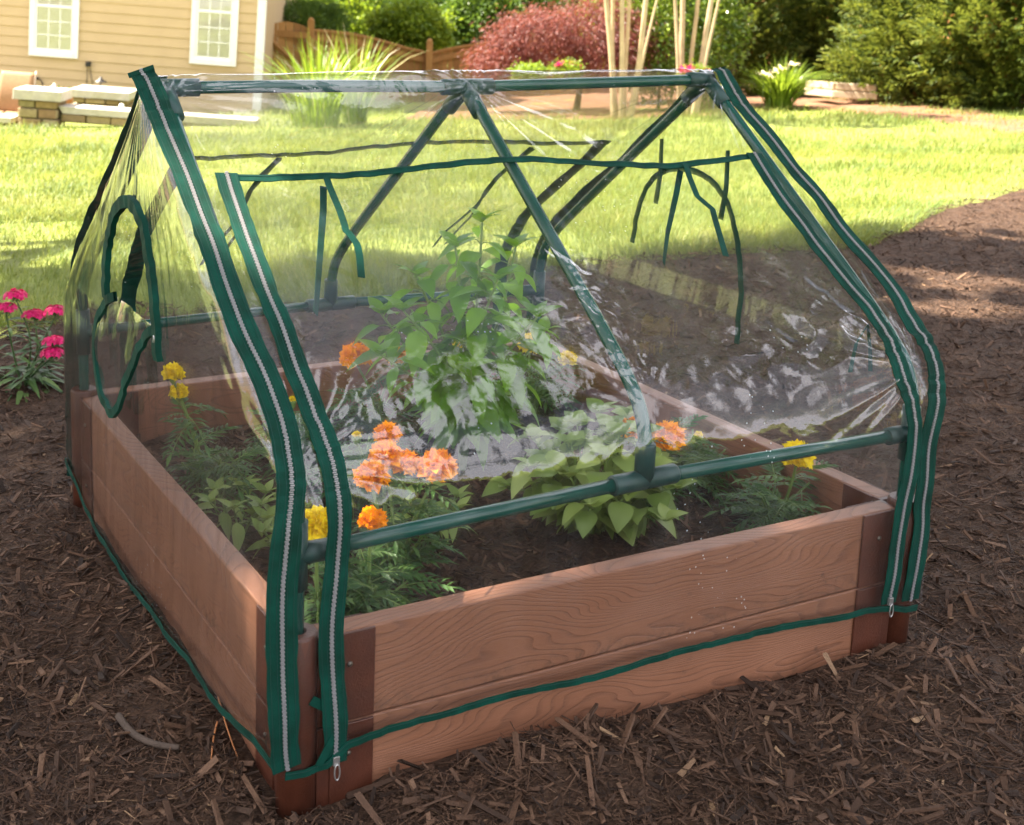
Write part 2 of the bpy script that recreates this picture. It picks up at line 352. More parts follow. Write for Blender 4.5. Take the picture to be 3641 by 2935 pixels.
k = rng.integers(0, len(pts), 600); mb.add(*chips(len(k), pts[k], lambda p: G(p) + mound(p[:, 0], p[:, 1]) + .003, .03, .085, .22, False, -3.1))
tag(mb.build('mulch_chips', M['chip']), kind='stuff')

# grass
def grass(n, d0, d1, pw, lat_k, ln, wd, seed):
    d = d0 + (d1 - d0) * rng.random(n) ** pw; l = rng.uniform(-1, 1, n) * (lat_k * d + .8) + .10 * d
    p = CAM[:2] + d[:, None] * FH[:2] + l[:, None] * RH[:2]
    ok = d > edge_d(l) - .06 * rng.random(n)
    fd, fl = np.array([dl(q)[0] for q in fr]), np.array([dl(q)[1] for q in fr]); o = np.argsort(fl)
    lim = np.interp(l, fl[o], fd[o], left=99, right=99); ok &= d < lim + .1 * rng.random(n)
    wl = (l < -2.6) & (d > 16.6); ok &= ~wl
    # thick and thin patches of turf
    patch = fbm(n3(p[:, 0] * 1.3, p[:, 1] * 1.3, 0.), 3, seed); ok &= rng.random(n) < .72 + .4 * patch
    p, d, l, patch = p[ok], d[ok], l[ok], patch[ok]; n = len(p)
    P = np.concatenate([p, (G(p) - .012)[:, None]], -1)
    near = np.exp(-np.abs(d - edge_d(l)) / .35)
    L = ln * rng.uniform(.55, 1.35, n) * (1 + .6 * patch + .6 * near) * np.clip(d / 9, 1, 1.6); W = wd * rng.uniform(.7, 1.3, n) * np.maximum(1, d / 6)
    lean = rng.uniform(.1, .75, n) + .35 * near; az = rng.uniform(0, 2 * np.pi, n) + 0
    wind = 1.2 * vn(n3(p[:, 0] * .9, p[:, 1] * .9, 1.), seed + 2)
    az = np.where(rng.random(n) < .45, wind * 2, az)
    D = np.stack([np.cos(az) * lean, np.sin(az) * lean, np.ones(n)], -1); D = unit(D); H = unit(np.stack([np.cos(az), np.sin(az), 0 * az], -1))
    sd = np.stack([-np.sin(az), np.cos(az), 0 * az], -1); tw = rng.uniform(-1, 1, n)[:, None]; sd = unit(sd + H * tw * .8) * W[:, None] / 2
    m = P + D * (L * .55)[:, None]; tip = P + D * (L * .9)[:, None] + H * (L * .38 * lean)[:, None] - np.array([0, 0, 1]) * (L * .12 * lean)[:, None]
    v = np.stack([P - sd, P + sd, m + sd * .8, m - sd * .8, tip], 1); b = np.arange(n)[:, None] * 5
    return v.reshape(-1, 3), b + np.array([[0, 1, 2, 3]]), b + np.array([[3, 2, 4]])
mb = MB()
for a in ((165000, 4.4, 8.5, 1.2, .60, .060, .0042, 1), (150000, 7, 14, 1.1, .56, .060, .0040, 2), (110000, 12, 30, 1.2, .52, .060, .0036, 3)):
    v, q, tr = grass(*a); k = mb.n; mb.V.append(v); mb.n += len(v); mb.F += [(q + k, 0), (tr + k, 0)]
tag(mb.build('grass', M['grass']), kind='stuff')
#@@PART2
# =================================================================== RAISED BED
BX, BY, BH = 1.2, 1.21, .283
def boxes(mb, c, A, B, Cc, la, lb, lc, mi=0):
    vs = [c + A * (sx * la / 2) + B * (sy * lb / 2) + Cc * (sz * lc / 2) for sz in (-1, 1) for sx, sy in ((-1, -1), (1, -1), (1, 1), (-1, 1))]
    v = np.stack(vs, 1); n = len(c)
    q = np.array([[0, 3, 2, 1], [4, 5, 6, 7], [0, 1, 5, 4], [1, 2, 6, 5], [2, 3, 7, 6], [3, 0, 4, 7]])
    mb.add(v.reshape(-1, 3), (np.arange(n)[:, None, None] * 8 + q[None]).reshape(-1, 4), mi)
bed = thing('raised_bed', (BX / 2, BY / 2, 0), 'square raised garden bed of two tiers of brown wood grain boards with round corner stakes', 'raised bed')
lev = ((.004, .1415), (.1435, BH))
for z0, z1 in lev:
    for kind in range(4):
        mb = MB(); off = .004 * (kind % 2)
        if kind == 0: c, s = (BX / 2, .007, (z0 + z1) / 2), (BX - .07, .038, z1 - z0)
        if kind == 1: c, s = (BX / 2, BY - .007, (z0 + z1) / 2), (BX - .07, .038, z1 - z0)
        if kind == 2: c, s = (.007, BY / 2, (z0 + z1) / 2), (.038, BY - .07, z1 - z0)
        if kind == 3: c, s = (BX - .007, BY / 2, (z0 + z1) / 2), (.038, BY - .07, z1 - z0)
        o = mb.build('board', M['board'], None) if False else None
        L = s[0] if kind < 2 else s[1]
        mb.box((0, 0, 0), (L, .038, z1 - z0))
        o = mb.build('board', M['board'], bevel=.003); o.parent = bed
        o.location = Vector(c) - bed.location; o.rotation_euler = (0, 0, 0 if kind < 2 else rad(90))
        # different stretches of grain on every board
        for v in o.data.vertices: v.co.x += 0
for ix, x0 in enumerate((0, BX)):
    for iy, y0 in enumerate((0, BY)):
        sx, sy = (1, -1)[ix], (1, -1)[iy]
        mb = MB(); mb.lathe([(.0, -.05), (.029, -.05), (.029, .288), (.0275, .292), (.026, .2935), (.0135, .2935), (.0135, .23), (0, .23)], (x0, y0, 0), 28)
        st = mb.build('corner_stake', M['bracket'], bed, smooth=True)
        st.data.polygons.foreach_set('use_smooth', [abs(p.normal.z) < .5 for p in st.data.polygons])
        for z0, z1 in lev:
            for axis in (0, 1):
                def P(a, b, z):           # a along the board, b outward
                    return (x0 + sx * a, y0 - sy * b, z) if axis == 0 else (x0 - sx * b, y0 + sy * a, z)
                mb = MB(); zc, h = (z0 + z1) / 2, z1 - z0 - .002
                def bx(a0, a1, b0, b1, hh=h, zz=zc):
                    c = P((a0 + a1) / 2, (b0 + b1) / 2, zz); d = (a1 - a0, b1 - b0)
                    mb.box(c, (d[0], d[1], hh) if axis == 0 else (d[1], d[0], hh))
                bx(.046, .116, .0125, .0165); bx(.046, .116, -.0305, -.0265); bx(.026, .046, -.029, .015)
                br = mb.build('corner_bracket', M['bracket'], bed, bevel=.0015)
                mb = MB(); c = P(.075, .0165, z0 + .09); n = np.array(P(0, 1, 0)) - np.array(P(0, 0, 0)); u = np.array([0, 0, 1.]); w = np.cross(u, n)
                mb.lathe([(.0045, 0), (.0045, .0015), (.003, .003), (0, .0034)], c, 10, np.array([w, u, n])); mb.build('screw', M['screw'], br, smooth=True)
# soil inside
xs = np.linspace(.027, BX - .027, 120); ys = np.linspace(.027, BY - .027, 120); X, Y = np.meshgrid(xs, ys, indexing='ij')
def soilz(x, y): return .165 + .014 * fbm(n3(x * 4, y * 4, 0.), 3, 8) + .006 * vn(n3(x * 22, y * 22, 0.), 2)
mb = MB(); mb.grid(np.stack([X, Y, soilz(X, Y)], -1)); tag(mb.build('soil', M['mulch'], smooth=True), kind='structure')
pts = rng.uniform(.035, BX - .035, (16000, 2)); mb = MB(); mb.add(*chips(len(pts), pts, lambda p: soilz(p[:, 0], p[:, 1]), .006, .055)); tag(mb.build('soil_chips', M['chip']), kind='stuff')

# =================================================================== MINI GREENHOUSE
gh = thing('mini_greenhouse', (BX / 2, BY / 2, 0), 'clear vinyl mini greenhouse with green zips and tubes, standing on the raised bed', 'greenhouse')
RZ = 1.015
prof = interp([(-.032, .03), (-.030, .2), (-.027, .36), (-.026, .44), (-.018, .50), (.012, .555), (.06, .604), (.13, .661), (.21, .722), (.31, .792), (.42, .872), (.53, .956), (.575, 1.000), (.594, 1.024), (.605, 1.027)], 240)
def Yf(z): return np.interp(z, prof[:, 1], prof[:, 0])
def nrmf(z):
    e = .004; d = (Yf(z + e) - Yf(z - e)) / (2 * e); n = np.stack([0 * d, -np.ones_like(d), d], -1); return unit(n)
def disp(x, z, seed=0, mid=1.):
    x, z = np.broadcast_arrays(np.asarray(x, float), np.asarray(z, float)); ed = np.clip(np.minimum(x + .035, 1.235 - x) / .12, 0, 1); ed = ed * ed * (3 - 2 * ed)
    slope = np.clip((z - .5) / .08, 0, 1) * np.clip((1.01 - z) / .08, 0, 1)
    a = -.011 * np.sin(np.pi * ((x / .6) % 1)) ** 2 * slope * (.6 + .4 * vn(n3(x * 2, z * 2, 3.), seed))
    a = a + .0060 * vn(n3(x * 3.6 + z * 1.8, z * 3.6 - x, 0.), seed + 5) * ed + .0010 * vn(n3(x * 11 + z * 9, z * 6., 4.), seed + 6) * ed
    # creases fanning out of the corners and the middle pole
    for cx, cz, am, rr in ((.0, .54, .0016, .22), (1.2, .54, .0018, .26), (.6, .54, .0005, .16), (.0, 1.0, .0012, .35), (1.2, 1.0, .0014, .35), (.6, 1.0, .0013, .3)):
        dx, dz = x - cx, (z - cz) * 1.3; r = np.sqrt(dx * dx + dz * dz) + 1e-4; th = np.arctan2(dz, dx)
        w = np.sin(th * 17 + 3 * vn(n3(th * 3, r * 5, cx), seed + 1)) + .6 * np.sin(th * 31 + 4 * vn(n3(th * 4, r * 7, cz), seed + 2))
        a = a + am * w * np.exp(-r / rr) * np.clip(r / .04, 0, 1)
    cr = np.exp(-((x - .585) / .055) ** 2) * np.clip((z - .55) / .04, 0, 1) * np.clip((.80 - z) / .08, 0, 1) * mid
    rid = 1 - 2 * np.abs(vn(n3(x * 26, z * 60, 1.), seed + 9)); rid2 = 1 - 2 * np.abs(vn(n3(x * 60 + z * 30, z * 40, 4.), seed + 19))
    a = a + .0042 * cr * (rid * .7 + rid2 * .45)
    # long diagonal folds in the slack sheet
    for an, fq, am, sd_ in ((.6, 7, .0032, 31), (-.75, 6, .0028, 33), (1.25, 9, .0018, 35)):
        u_ = x * math.cos(an) + z * math.sin(an); v_ = -x * math.sin(an) + z * math.cos(an); fo = 1 - 2 * np.abs(vn(n3(u_ * 1.3, v_ * fq, sd_), seed + sd_))
        a = a + am * ed * np.clip(fo, -.2, 1) ** 2 * np.clip(vn(n3(x * 2.2, z * 2.2, sd_ + 5.), seed + sd_ + 1) + .45, 0, 1)
    # slack ripples low on the front
    lo = np.clip((.62 - z) / .05, 0, 1) * np.clip((z - .36) / .05, 0, 1)
    a = a + .0013 * lo * np.clip((.45 - x) / .2, 0, 1) * np.sin(x * 190 + z * 30 + 6 * vn(n3(x * 12, z * 14, 8.), seed + 13)) * np.clip(vn(n3(x * 9, z * 11, 9.), seed + 14) * 1.6 + .3, 0, 1)
    a = a + .0010 * lo * np.sin(x * 75 + 5 * vn(n3(x * 9, z * 9, 2.), seed + 3)) * np.clip(vn(n3(x * 5, z * 4, 7.), seed + 4) + .2, 0, 1)
    sh = np.clip(1 - np.abs(x - 1.0) / .35, 0, 1) * np.clip(1 - np.abs(z - .60) / .14, 0, 1)
    a = a + .0040 * sh * (1 - 2 * np.abs(vn(n3(x * 16 + z * 14, z * 26 - x * 7, 5.), seed + 6))) + .0007 * sh * (1 - 2 * np.abs(vn(n3(x * 40 + z * 20, z * 50 - x * 20, 5.), seed + 16)))
    sh = np.clip(1 - np.abs(x - .12) / .2, 0, 1) * np.clip(1 - np.abs(z - .50) / .12, 0, 1)
    a = a + .0022 * sh * (1 - 2 * np.abs(vn(n3(x * 38 + z * 6, z * 14, 6.), seed + 7)))
    return a
hemx = np.array([(-.05, .096), (.0, .090), (.035, .092), (.065, .114), (.12, .122), (.19, .126), (.33, .127), (.5, .123), (.72, .122), (1.09, .107), (1.15, .098), (1.19, .086), (1.26, .082)])
def hemf(x): return np.interp(x, hemx[:, 0], hemx[:, 1]) + .0018 * np.sin(np.asarray(x) * 23)
def front_panel(seed, back, mid):
    xs = np.linspace(-.036, 1.236, 330); u = np.linspace(0, 1, 330)
    sarc = np.concatenate([[0], np.cumsum(np.linalg.norm(np.diff(prof, axis=0), axis=1))])
    X = np.repeat(xs[None], len(u), 0); h = hemf(xs)[None]; zz = np.interp(u * sarc[-1], sarc, prof[:, 1])[:, None]
    Zb = h + (zz - prof[0, 1]) * (prof[-1, 1] - h) / (prof[-1, 1] - prof[0, 1]); Zb = np.where(zz > .4, np.maximum(Zb, zz), Zb)
    Zb = np.where(zz > .4, zz, h + (zz - prof[0, 1]) * (.4 - h) / (.4 - prof[0, 1]))
    P = np.stack([X, Yf(Zb), Zb], -1) + nrmf(Zb) * disp(X, Zb, seed, mid)[..., None]
    if back: P[..., 1] = BY - P[..., 1]
    mb = MB(); mb.grid(P); return mb.build('cover_panel', M['film'], gh, smooth=True)
front_panel(0, False, 1.); front_panel(40, True, .5)

def on_front(px):                       # where the sight line of a picture point meets the front panel
    out = []
    for x, y in px:
        r = ray(x, y); s = np.linspace(.8, 4.5, 4000); P = CAM + s[:, None] * r; f = P[:, 1] - Yf(np.clip(P[:, 2], prof[0, 1], 1.02)); k = np.argmax(f > 0)
        w = f[k - 1] / (f[k - 1] - f[k]); out.append(P[k - 1] * (1 - w) + P[k] * w)
    return np.array(out)
def lift(p, back=False, h=.004, seed=0):
    z = p[:, 2]; n = nrmf(z); q = p.copy(); q[:, 1] = Yf(z); q = q + n * (disp(q[:, 0], z, seed)[:, None] + h)
    if back: q[:, 1] = BY - q[:, 1]; n = n * [1, -1, 1]
    return q, n
def zipper(path, nrm, w, slide=None, wav=.0025, flip=False):
    n = len(path); s = np.linspace(0, 1, n); t = unit(np.gradient(path, axis=0)); sd = np.cross(t, nrm)
    path = path + nrm * (.0030 * vn(n3(s * 16, 0., 0.), 3))[:, None] + sd * (.0022 * vn(n3(s * 13, 5., path[0, 0] * 9), 13))[:, None]
    ww = w * (1 + .10 * vn(n3(s * 26, 1., path[0, 0] * 9), 8) + .05 * vn(n3(s * 60, 2., 0.), 8))
    mb = MB(); mb.ribbon(path, sd, ww, nrm, .0016)
    for e in (-.40, -.17, .17, .40): mb.ribbon(path + sd * (w * e) + nrm * .0011, sd, .0008, nrm, .0005, mi=1)
    tp = mb.build('zipper_tape', [M['tape'], M['stitch']], gh, smooth=False)
    Ln = np.linalg.norm(np.diff(path, axis=0), axis=1).sum(); k = int(Ln / .0030); p = interp(path, k, False); idx = np.linspace(0, n - 1, k)
    N = unit(np.stack([np.interp(idx, np.arange(n), nrm[:, i]) for i in range(3)], -1)); T = unit(np.gradient(p, axis=0)); B = np.cross(T, N)
    mb = MB(); alt = np.where(np.arange(k) % 2, 1, -1)[:, None]
    boxes(mb, p + N * .0022 + B * alt * .0006, B, T, N, .0056, .0021, .0020)
    mb.build('zipper_teeth', M['teeth'], tp)
    if slide is not None:
        j = int(slide * (n - 1)); c = path[j] + nrm[j] * .004; tt, nn, bb = t[j], nrm[j], sd[j]; dn = -unit(np.array([0, 0, 1.]) - nn * nn[2]) * 1
        mb = MB(); R = np.array([bb, tt, nn]); mb.box(c, (.010, .014, .005), R)
        a = np.linspace(0, 2 * np.pi, 18); lp = c + nn * .004 + dn * .016 + bb[None] * (.0042 * np.cos(a))[:, None] + dn[None] * (.012 * np.sin(a))[:, None]
        mb.tube(lp, .0014, 6); mb.build('zipper_slider', M['slider'], tp, bevel=.0006)
    return tp
zA = [(297, 146), (313, 185), (330, 230), (350, 278), (372, 330), (396, 388), (420, 450), (442, 505), (462, 560), (482, 620), (502, 680), (524, 732), (548, 782), (570, 830), (588, 880), (601, 940), (608, 1000), (607, 1050), (599, 1110), (594, 1200), (588, 1290), (590, 1400), (595, 1500), (596, 1580), (602, 1618)]
zB = [(474, 368), (488, 420), (505, 470), (522, 520), (541, 570), (564, 630), (592, 694), (612, 745), (630, 800), (652, 860), (675, 920), (694, 970), (706, 1030), (711, 1100), (706, 1180), (698, 1260), (692, 1340), (698, 1440), (703, 1520), (703, 1606)]
zC = [(1582, 330), (1608, 372), (1640, 420), (1672, 462), (1702, 500), (1732, 541), (1762, 582), (1793, 617), (1824, 652), (1848, 692), (1872, 740), (1893, 790), (1909, 840), (1917, 890), (1915, 940), (1904, 1000), (1888, 1060), (1880, 1120), (1873, 1190), (1864, 1268)]
zD = [(1517, 143), (1538, 190), (1564, 230), (1600, 276), (1640, 322), (1680, 371), (1722, 421), (1756, 468), (1790, 510), (1822, 546), (1852, 582), (1878, 616), (1908, 662), (1934, 706), (1955, 752), (1966, 800), (1968, 850), (1956, 900), (1947, 950), (1943, 1010), (1933, 1060), (1936, 1110), (1925, 1170), (1912, 1262)]
for px, w, sl in ((zA, .044, None), (zB, .037, .995), (zC, .037, .995), (zD, .042, None)):
    p, n = lift(interp(on_front(px), 160)); zipper(p, n, w, sl)
zt = interp(np.stack([np.zeros(240), prof[:, 1]], -1), 2) if False else None
def back_zip(x0, ztop, zbot, w, sl=None, wob=.006):
    z = np.linspace(ztop, zbot, 130); p = np.stack([x0 + wob * vn(n3(z * 9, x0, 0.), 2), Yf(z), z], -1)
    q, n = lift(p, True, .004, 40); zipper(q, n, w, sl)
back_zip(-.012, 1.02, .08, .044); back_zip(1.213, 1.02, .08, .044); back_zip(.11, .845, .09, .037, .995); back_zip(1.10, .845, .09, .037, .995)
def trim(path, nrm, w, name='trim_binding', th=.0018, out=0.):
    path = path + nrm * out
    n = len(path); t = unit(np.gradient(path, axis=0)); sd = np.cross(t, nrm); mb = MB(); s = np.linspace(0, 1, n)
    pk = path + nrm * (.0014 * vn(n3(s * n * .35, 0., 0.), 5))[:, None]
    mb.ribbon(pk, sd, w * (1 + .1 * vn(n3(s * 25, 0., 3.), 4)), nrm, th); mb.ribbon(pk - sd * w * .28 + nrm * .0013, sd, .0011, nrm, .0006, mi=1)
    return mb.build(name, [M['tape'], M['stitch']], gh)
p, n = lift(interp(on_front([(462, 376), (620, 373), (780, 365), (940, 354), (1085, 341), (1240, 349), (1400, 351), (1510, 343), (1597, 331)]), 120)); trim(p, n, .014)
x = np.linspace(.09, 1.12, 120); p = np.stack([x, 0 * x, .846 + .018 * np.exp(-((x - .6) / .3) ** 2) + .004 * np.sin(x * 9)], -1); p[:, 1] = Yf(p[:, 2]); q, n = lift(p, True, .004, 40); trim(q, n, .014)
for bk in (False, True):
    x = np.linspace(-.03, 1.222, 220); p = np.stack([x, 0 * x, hemf(x) + .003], -1); q, n = lift(p, bk, .003, 40 if bk else 0); trim(q, n, .011, 'hem_binding')
def strap(path, w, nr, tw=0.):
    p = interp(path, 40, False); t = unit(np.gradient(p, axis=0)); N = np.repeat(np.asarray(nr, float)[None], 40, 0); N = unit(N - (N * t).sum(-1, keepdims=True) * t); sd = np.cross(t, N); a = (tw * np.linspace(0, 1, 40))[:, None]
    mb = MB(); mb.ribbon(p, sd * np.cos(a) + N * np.sin(a), w, N * np.cos(a) - sd * np.sin(a), .0012); return mb.build('tie_strap', M['tape'], gh)
def sfront(px, off, w=.012, tw=0.):
    p = on_front(px); n = nrmf(p[:, 2]); strap(p + n * off, w, n.mean(0), tw)
sfront([(684, 382), (690, 400), (712, 452), (722, 482), (724, 493), (732, 500), (748, 522), (753, 545), (757, 592)], .009, .012)
sfront([(684, 382), (684, 430), (676, 540), (668, 650)], -.012, .012, .8)
sfront([(1437, 350), (1446, 380), (1462, 420), (1478, 434), (1494, 447), (1500, 470), (1522, 546)], .009, .012)
sfront([(1437, 350), (1428, 400), (1410, 480), (1402, 545)], -.012, .012, .9)
for xx in (.30, .90):
    for k in range(2):
        zz = np.linspace(.845, .56, 8); p = np.stack([xx + (.02 if k else -.025) * np.linspace(0, 1, 8) + .012 * np.sin(zz * 30 + k), BY - Yf(zz) + (.008 if k else -.012), zz], -1); strap(p, .012, (0, 1, .3), .5)
# gable ends
hemy = np.array([(-.04, .10), (.01, .098), (.2, .074), (.334, .069), (.54, .063), (.726, .047), (.954, .052), (1.13, .098), (1.25, .125)])
win_px = [(238, 626), (238, 570), (242, 515), (250, 470), (262, 436), (281, 419), (298, 434), (311, 462), (322, 512), (331, 575), (338, 640), (343, 700)]
def yz(px, x=-.037): return np.array([onplane(0, x, *q)[1:] for q in px])
win = yz(win_px); win_s = interp(win, 90)
def inside(P, poly):
    x, y = P[..., 0], P[..., 1]; c = np.zeros(x.shape, bool); n = len(poly)
    for i in range(n):
        x1, y1 = poly[i]; x2, y2 = poly[i - 1]
        m = ((y1 > y) != (y2 > y)) & (x < (x2 - x1) * (y - y1) / (y2 - y1 + 1e-12) + x1); c ^= m
    return c
def gdisp(y, z, seed):
    a = .004 * fbm(n3(y * 4, z * 1.8, 0.), 2, seed) + .0035 * vn(n3(y * 13, z * 2.2, 1.), seed + 1) + .0018 * vn(n3(y * 34 + z * 5, z * 4, 1.), seed + 2)
    e = np.exp(-np.abs(y - np.where(y < .6, Yf(z), BY - Yf(z))) / .06)
    th = np.arctan2(z - 1.0, y - .6); r = np.hypot(z - 1.0, y - .6)
    a = a + .0020 * np.sin(th * 46 + 3 * vn(n3(th * 6, r * 4, 0.), seed + 3)) * np.exp(-r / .45)
    th = np.arctan2(z - .54, y); r = np.hypot(z - .54, y); a = a + .0022 * np.sin(th * 21 + 3 * vn(n3(th * 5, r * 4, 0.), seed + 6)) * np.exp(-r / .2) * np.clip(r / .05, 0, 1)
    edge = np.abs(y - np.where(y < .6, Yf(z), BY - Yf(z))) * .77; roll = np.clip((z - .50) / .06, 0, 1)
    cre = vn(n3(edge * 60 + z * 9, (z * 14 + y * 9), 3.), seed + 8)
    a = a + roll * (.020 * (1 - np.exp(-edge / .030)) - .012 + .0060 * cre * np.exp(-edge / .06))
    return (.55 * a + .45 * roll * (.020 * (1 - np.exp(-edge / .030)) - .012)) * (1 - .6 * e * (1 - roll)) + .002 * np.clip((.2 - z) / .15, 0, 1)
def gable(x0, sgn, seed, hole):
    u = np.linspace(0, 1, 260); v = np.linspace(0, 1, 260); hem = np.interp(v * 1.25 - .02, hemy[:, 0], hemy[:, 1])[None]
    Zg = hem + (1.022 - hem) * u[:, None]; y0, y1 = Yf(Zg), BY - Yf(Zg); Yg = y0 + (y1 - y0) * v[None]
    P = np.stack([x0 + sgn * gdisp(Yg, Zg, seed), Yg, Zg], -1); mb = MB()
    if hole:
        i = np.arange(259)[:, None] * 260; j = np.arange(259)[None]; f = np.stack([i + j, i + j + 1, i + 261 + j, i + 260 + j], -1)
        ctr = (P[:-1, :-1] + P[1:, 1:]) / 2; keep = ~inside(ctr[..., 1:], win); mb.add(P, f[keep])
    else: mb.grid(P)
    mb.build('gable_panel', M['film_side'], gh, smooth=True)
    yy = np.linspace(-.02, BY + .02, 120); h = np.interp(yy, hemy[:, 0], hemy[:, 1]) + .004 + .003 * np.sin(yy * 23); p = np.stack([x0 + sgn * (gdisp(yy, h, seed) + .003), yy, h], -1); trim(p, np.repeat([[sgn, 0, 0.]], 120, 0), .012, 'hem_binding')
gable(-.037, -1, 60, True); gable(1.237, 1, 80, False)
def gtrim(yzp, x0, sgn, w, seed, off=.004, name='window_binding', n=120, th=.0018):
    q = interp(yzp, n); p = np.stack([x0 + sgn * (gdisp(q[:, 0], q[:, 1], seed) + off), q[:, 0], q[:, 1]], -1); return trim(p, np.repeat([[sgn, 0, 0.]], n, 0), w, name, th)
gtrim(np.concatenate([win, yz([(346, 758)])]), -.037, -1, .022, 60, th=.011)
# teeth along the window zip
q = interp(win, 170); p = np.stack([-.037 - gdisp(q[:, 0], q[:, 1], 60) - .0065, q[:, 0], q[:, 1]], -1); T = unit(np.gradient(p, axis=0)); N = np.repeat([[-1., 0, 0]], 170, 0); B = np.cross(T, N)
mb = MB(); boxes(mb, p + B * .004, B, T, N, .004, .0035, .002); mb.build('window_zip_teeth', M['stitch'], gh)
# the unzipped window flap hanging outside
fl_px = [(238, 624), (218, 640), (208, 672), (203, 720), (207, 770), (218, 815), (234, 850), (250, 876), (262, 845), (276, 805), (289, 765), (298, 728), (310, 702), (330, 690)]
flp = yz(fl_px, -.05); top = yz([(238, 624), (262, 640), (285, 660), (308, 676), (330, 690)], -.05); top_s = interp(top, 40); low = interp(flp, 40)
tt = np.linspace(0, 1, 24)[:, None, None]; F = top_s[None] * (1 - tt) + low[None] * tt
xo = -.048 - .012 * np.sin(np.pi * np.linspace(0, 1, 40))[None] * np.sqrt(tt[..., 0]) - .006 * vn(n3(F[..., 0] * 28, F[..., 1] * 14, 0.), 3) - .003 * vn(n3(F[..., 0] * 60, F[..., 1] * 30, 0.), 4)
mb = MB(); mb.grid(np.concatenate([xo[..., None], F], -1)); mb.build('window_flap', M['film_side'], gh, smooth=True)
p = np.concatenate([xo[-1][:, None] - .002, F[-1]], -1); t = unit(np.gradient(p, axis=0)); trim(p, np.repeat([[-1., 0, 0]], 40, 0), .017, 'flap_binding', .007)
mb = MB(); c = onplane(0, -.05, 328, 700); mb.box(c, (.005, .008, .012)); a = np.linspace(0, 2 * np.pi, 16); mb.tube(np.stack([c[0] - .004 + 0 * a, c[1] + .004 * np.cos(a), c[2] - .018 + .013 * np.sin(a)], -1), .0013, 6); mb.build('window_zip_slider', M['slider'], gh)
# the far gable has the same arched window, zipped shut, with its roll-up straps
rw = np.array([(.88, .60), (.87, .68), (.83, .76), (.75, .80), (.64, .80), (.56, .75), (.52, .66), (.50, .56), (.495, .45)])
gtrim(rw, 1.237, 1, .014, 80, -.004)
for yy in (.78, .56): strap([(1.228, yy, .86), (1.222, yy - .01, .78), (1.226, yy + .005, .71)], .012, (1, 0, 0), .4)
strap([(-.03, .69, .90), (-.026, .685, .84), (-.028, .69, .79)], .012, (1, 0, 0), .2)
strap([(1.16, .085, .60), (1.13, .08, .57), (1.11, .07, .52)], .012, (1, -.6, 0), .3); strap([(1.16, .085, .60), (1.155, .07, .56), (1.15, .06, .52)], .012, (1, -.6, 0), .3)
strap([(.01, -.03, .20), (.06, -.034, .165)], .014, (0, -1, 0)); strap([(.055, -.036, .16), (.02, -.036, .10)], .012, (0, -1, 0))
# frame
R_ = .0115
def arch_half(x, back, z0=.2):
    q = interp([(.004, z0), (.004, (z0 + .46) / 2), (.004, .46), (.006, .492), (.022, .535), (.055, .572), (.11, .62), (.25, .73), (.42, .862), (.565, .975)], 60)
    p = np.stack([np.full(60, x), q[:, 0], q[:, 1]], -1)
    if back: p[:, 1] = BY - p[:, 1]
    return p
for x0 in (0., .6, 1.2):
    for bk in (False, True):
        p = arch_half(x0, bk, .22 if x0 != .6 else .43)
        mb = MB(); mb.tube(p, R_, 14); mb.build('arch_pole', M['pole'], gh, smooth=True)
RP = np.array([(-.012, BY / 2, 1.006), (.3, BY / 2, 1.006), (.6, BY / 2, 1.000), (.9, BY / 2, 1.004), (1.21, BY / 2, 1.008)])
for a, b in ((0, 3), (2, 5)):
    mb = MB(); mb.tube(interp(RP[a:b], 20), R_, 14); mb.build('ridge_tube', M['pole'], gh, smooth=True)
FR_ = [(0, .005, .405), (.56, .003, .421), (.64, .003, .421), (1.2, .004, .415)]
for bk in (False, True):
    q = np.array(FR_, float)
    if bk: q[:, 1] = BY - q[:, 1]; q[:, 2] = (.425, .432, .432, .416)
    for a, b in ((0, 1), (2, 3)):
        mb = MB(); mb.tube(np.stack([q[a], q[b]]), R_, 14); mb.build('side_rail', M['pole'], gh, smooth=True)
    c = (q[1] + q[2]) / 2; mb = MB()
    for dx in (-1, 1):
        e = c + np.array([dx * .062, 0, dx * (.0 if bk else 0.001)]); mb.tube([c, c + (e - c) * .97, e], [.0162, .0162, .0155], 18)
    mb.tube([c, c + [0, 0, .058], c + [0, 0, .061]], [.0162, .0162, .0152], 18); mb.build('tee_joint', M['joint'], gh, smooth=True)
    for x0 in (0., 1.2):
        s = -1 if x0 else 1; c = np.array([x0, q[0][1] if x0 == 0 else q[3][1], q[0][2] if x0 == 0 else q[3][2]]); mb = MB()
        mb.tube([c - [0, 0, .05], c + [0, 0, .05]], .0158, 16); mb.tube([c, c + [s * .055, 0, 0]], .0156, 16); mb.build('tee_joint', M['joint'], gh, smooth=True)
for x0, z0 in ((0.004, 1.006), (.6, 1.0), (1.196, 1.008)):
    c = np.array([x0, BY / 2, z0]); mb = MB(); a = -.05 if x0 > .3 else -.015; b = .06 if x0 < 1 else .012
    mb.tube([c + [a, 0, 0], c + [b, 0, 0]], .0158, 16)
    for s in (-1, 1):
        dv = unit(np.array([0, s * .145, -.113])); mb.tube([c, c + dv * .075], .0156, 16)
    mb.build('ridge_joint', M['joint'], gh, smooth=True)

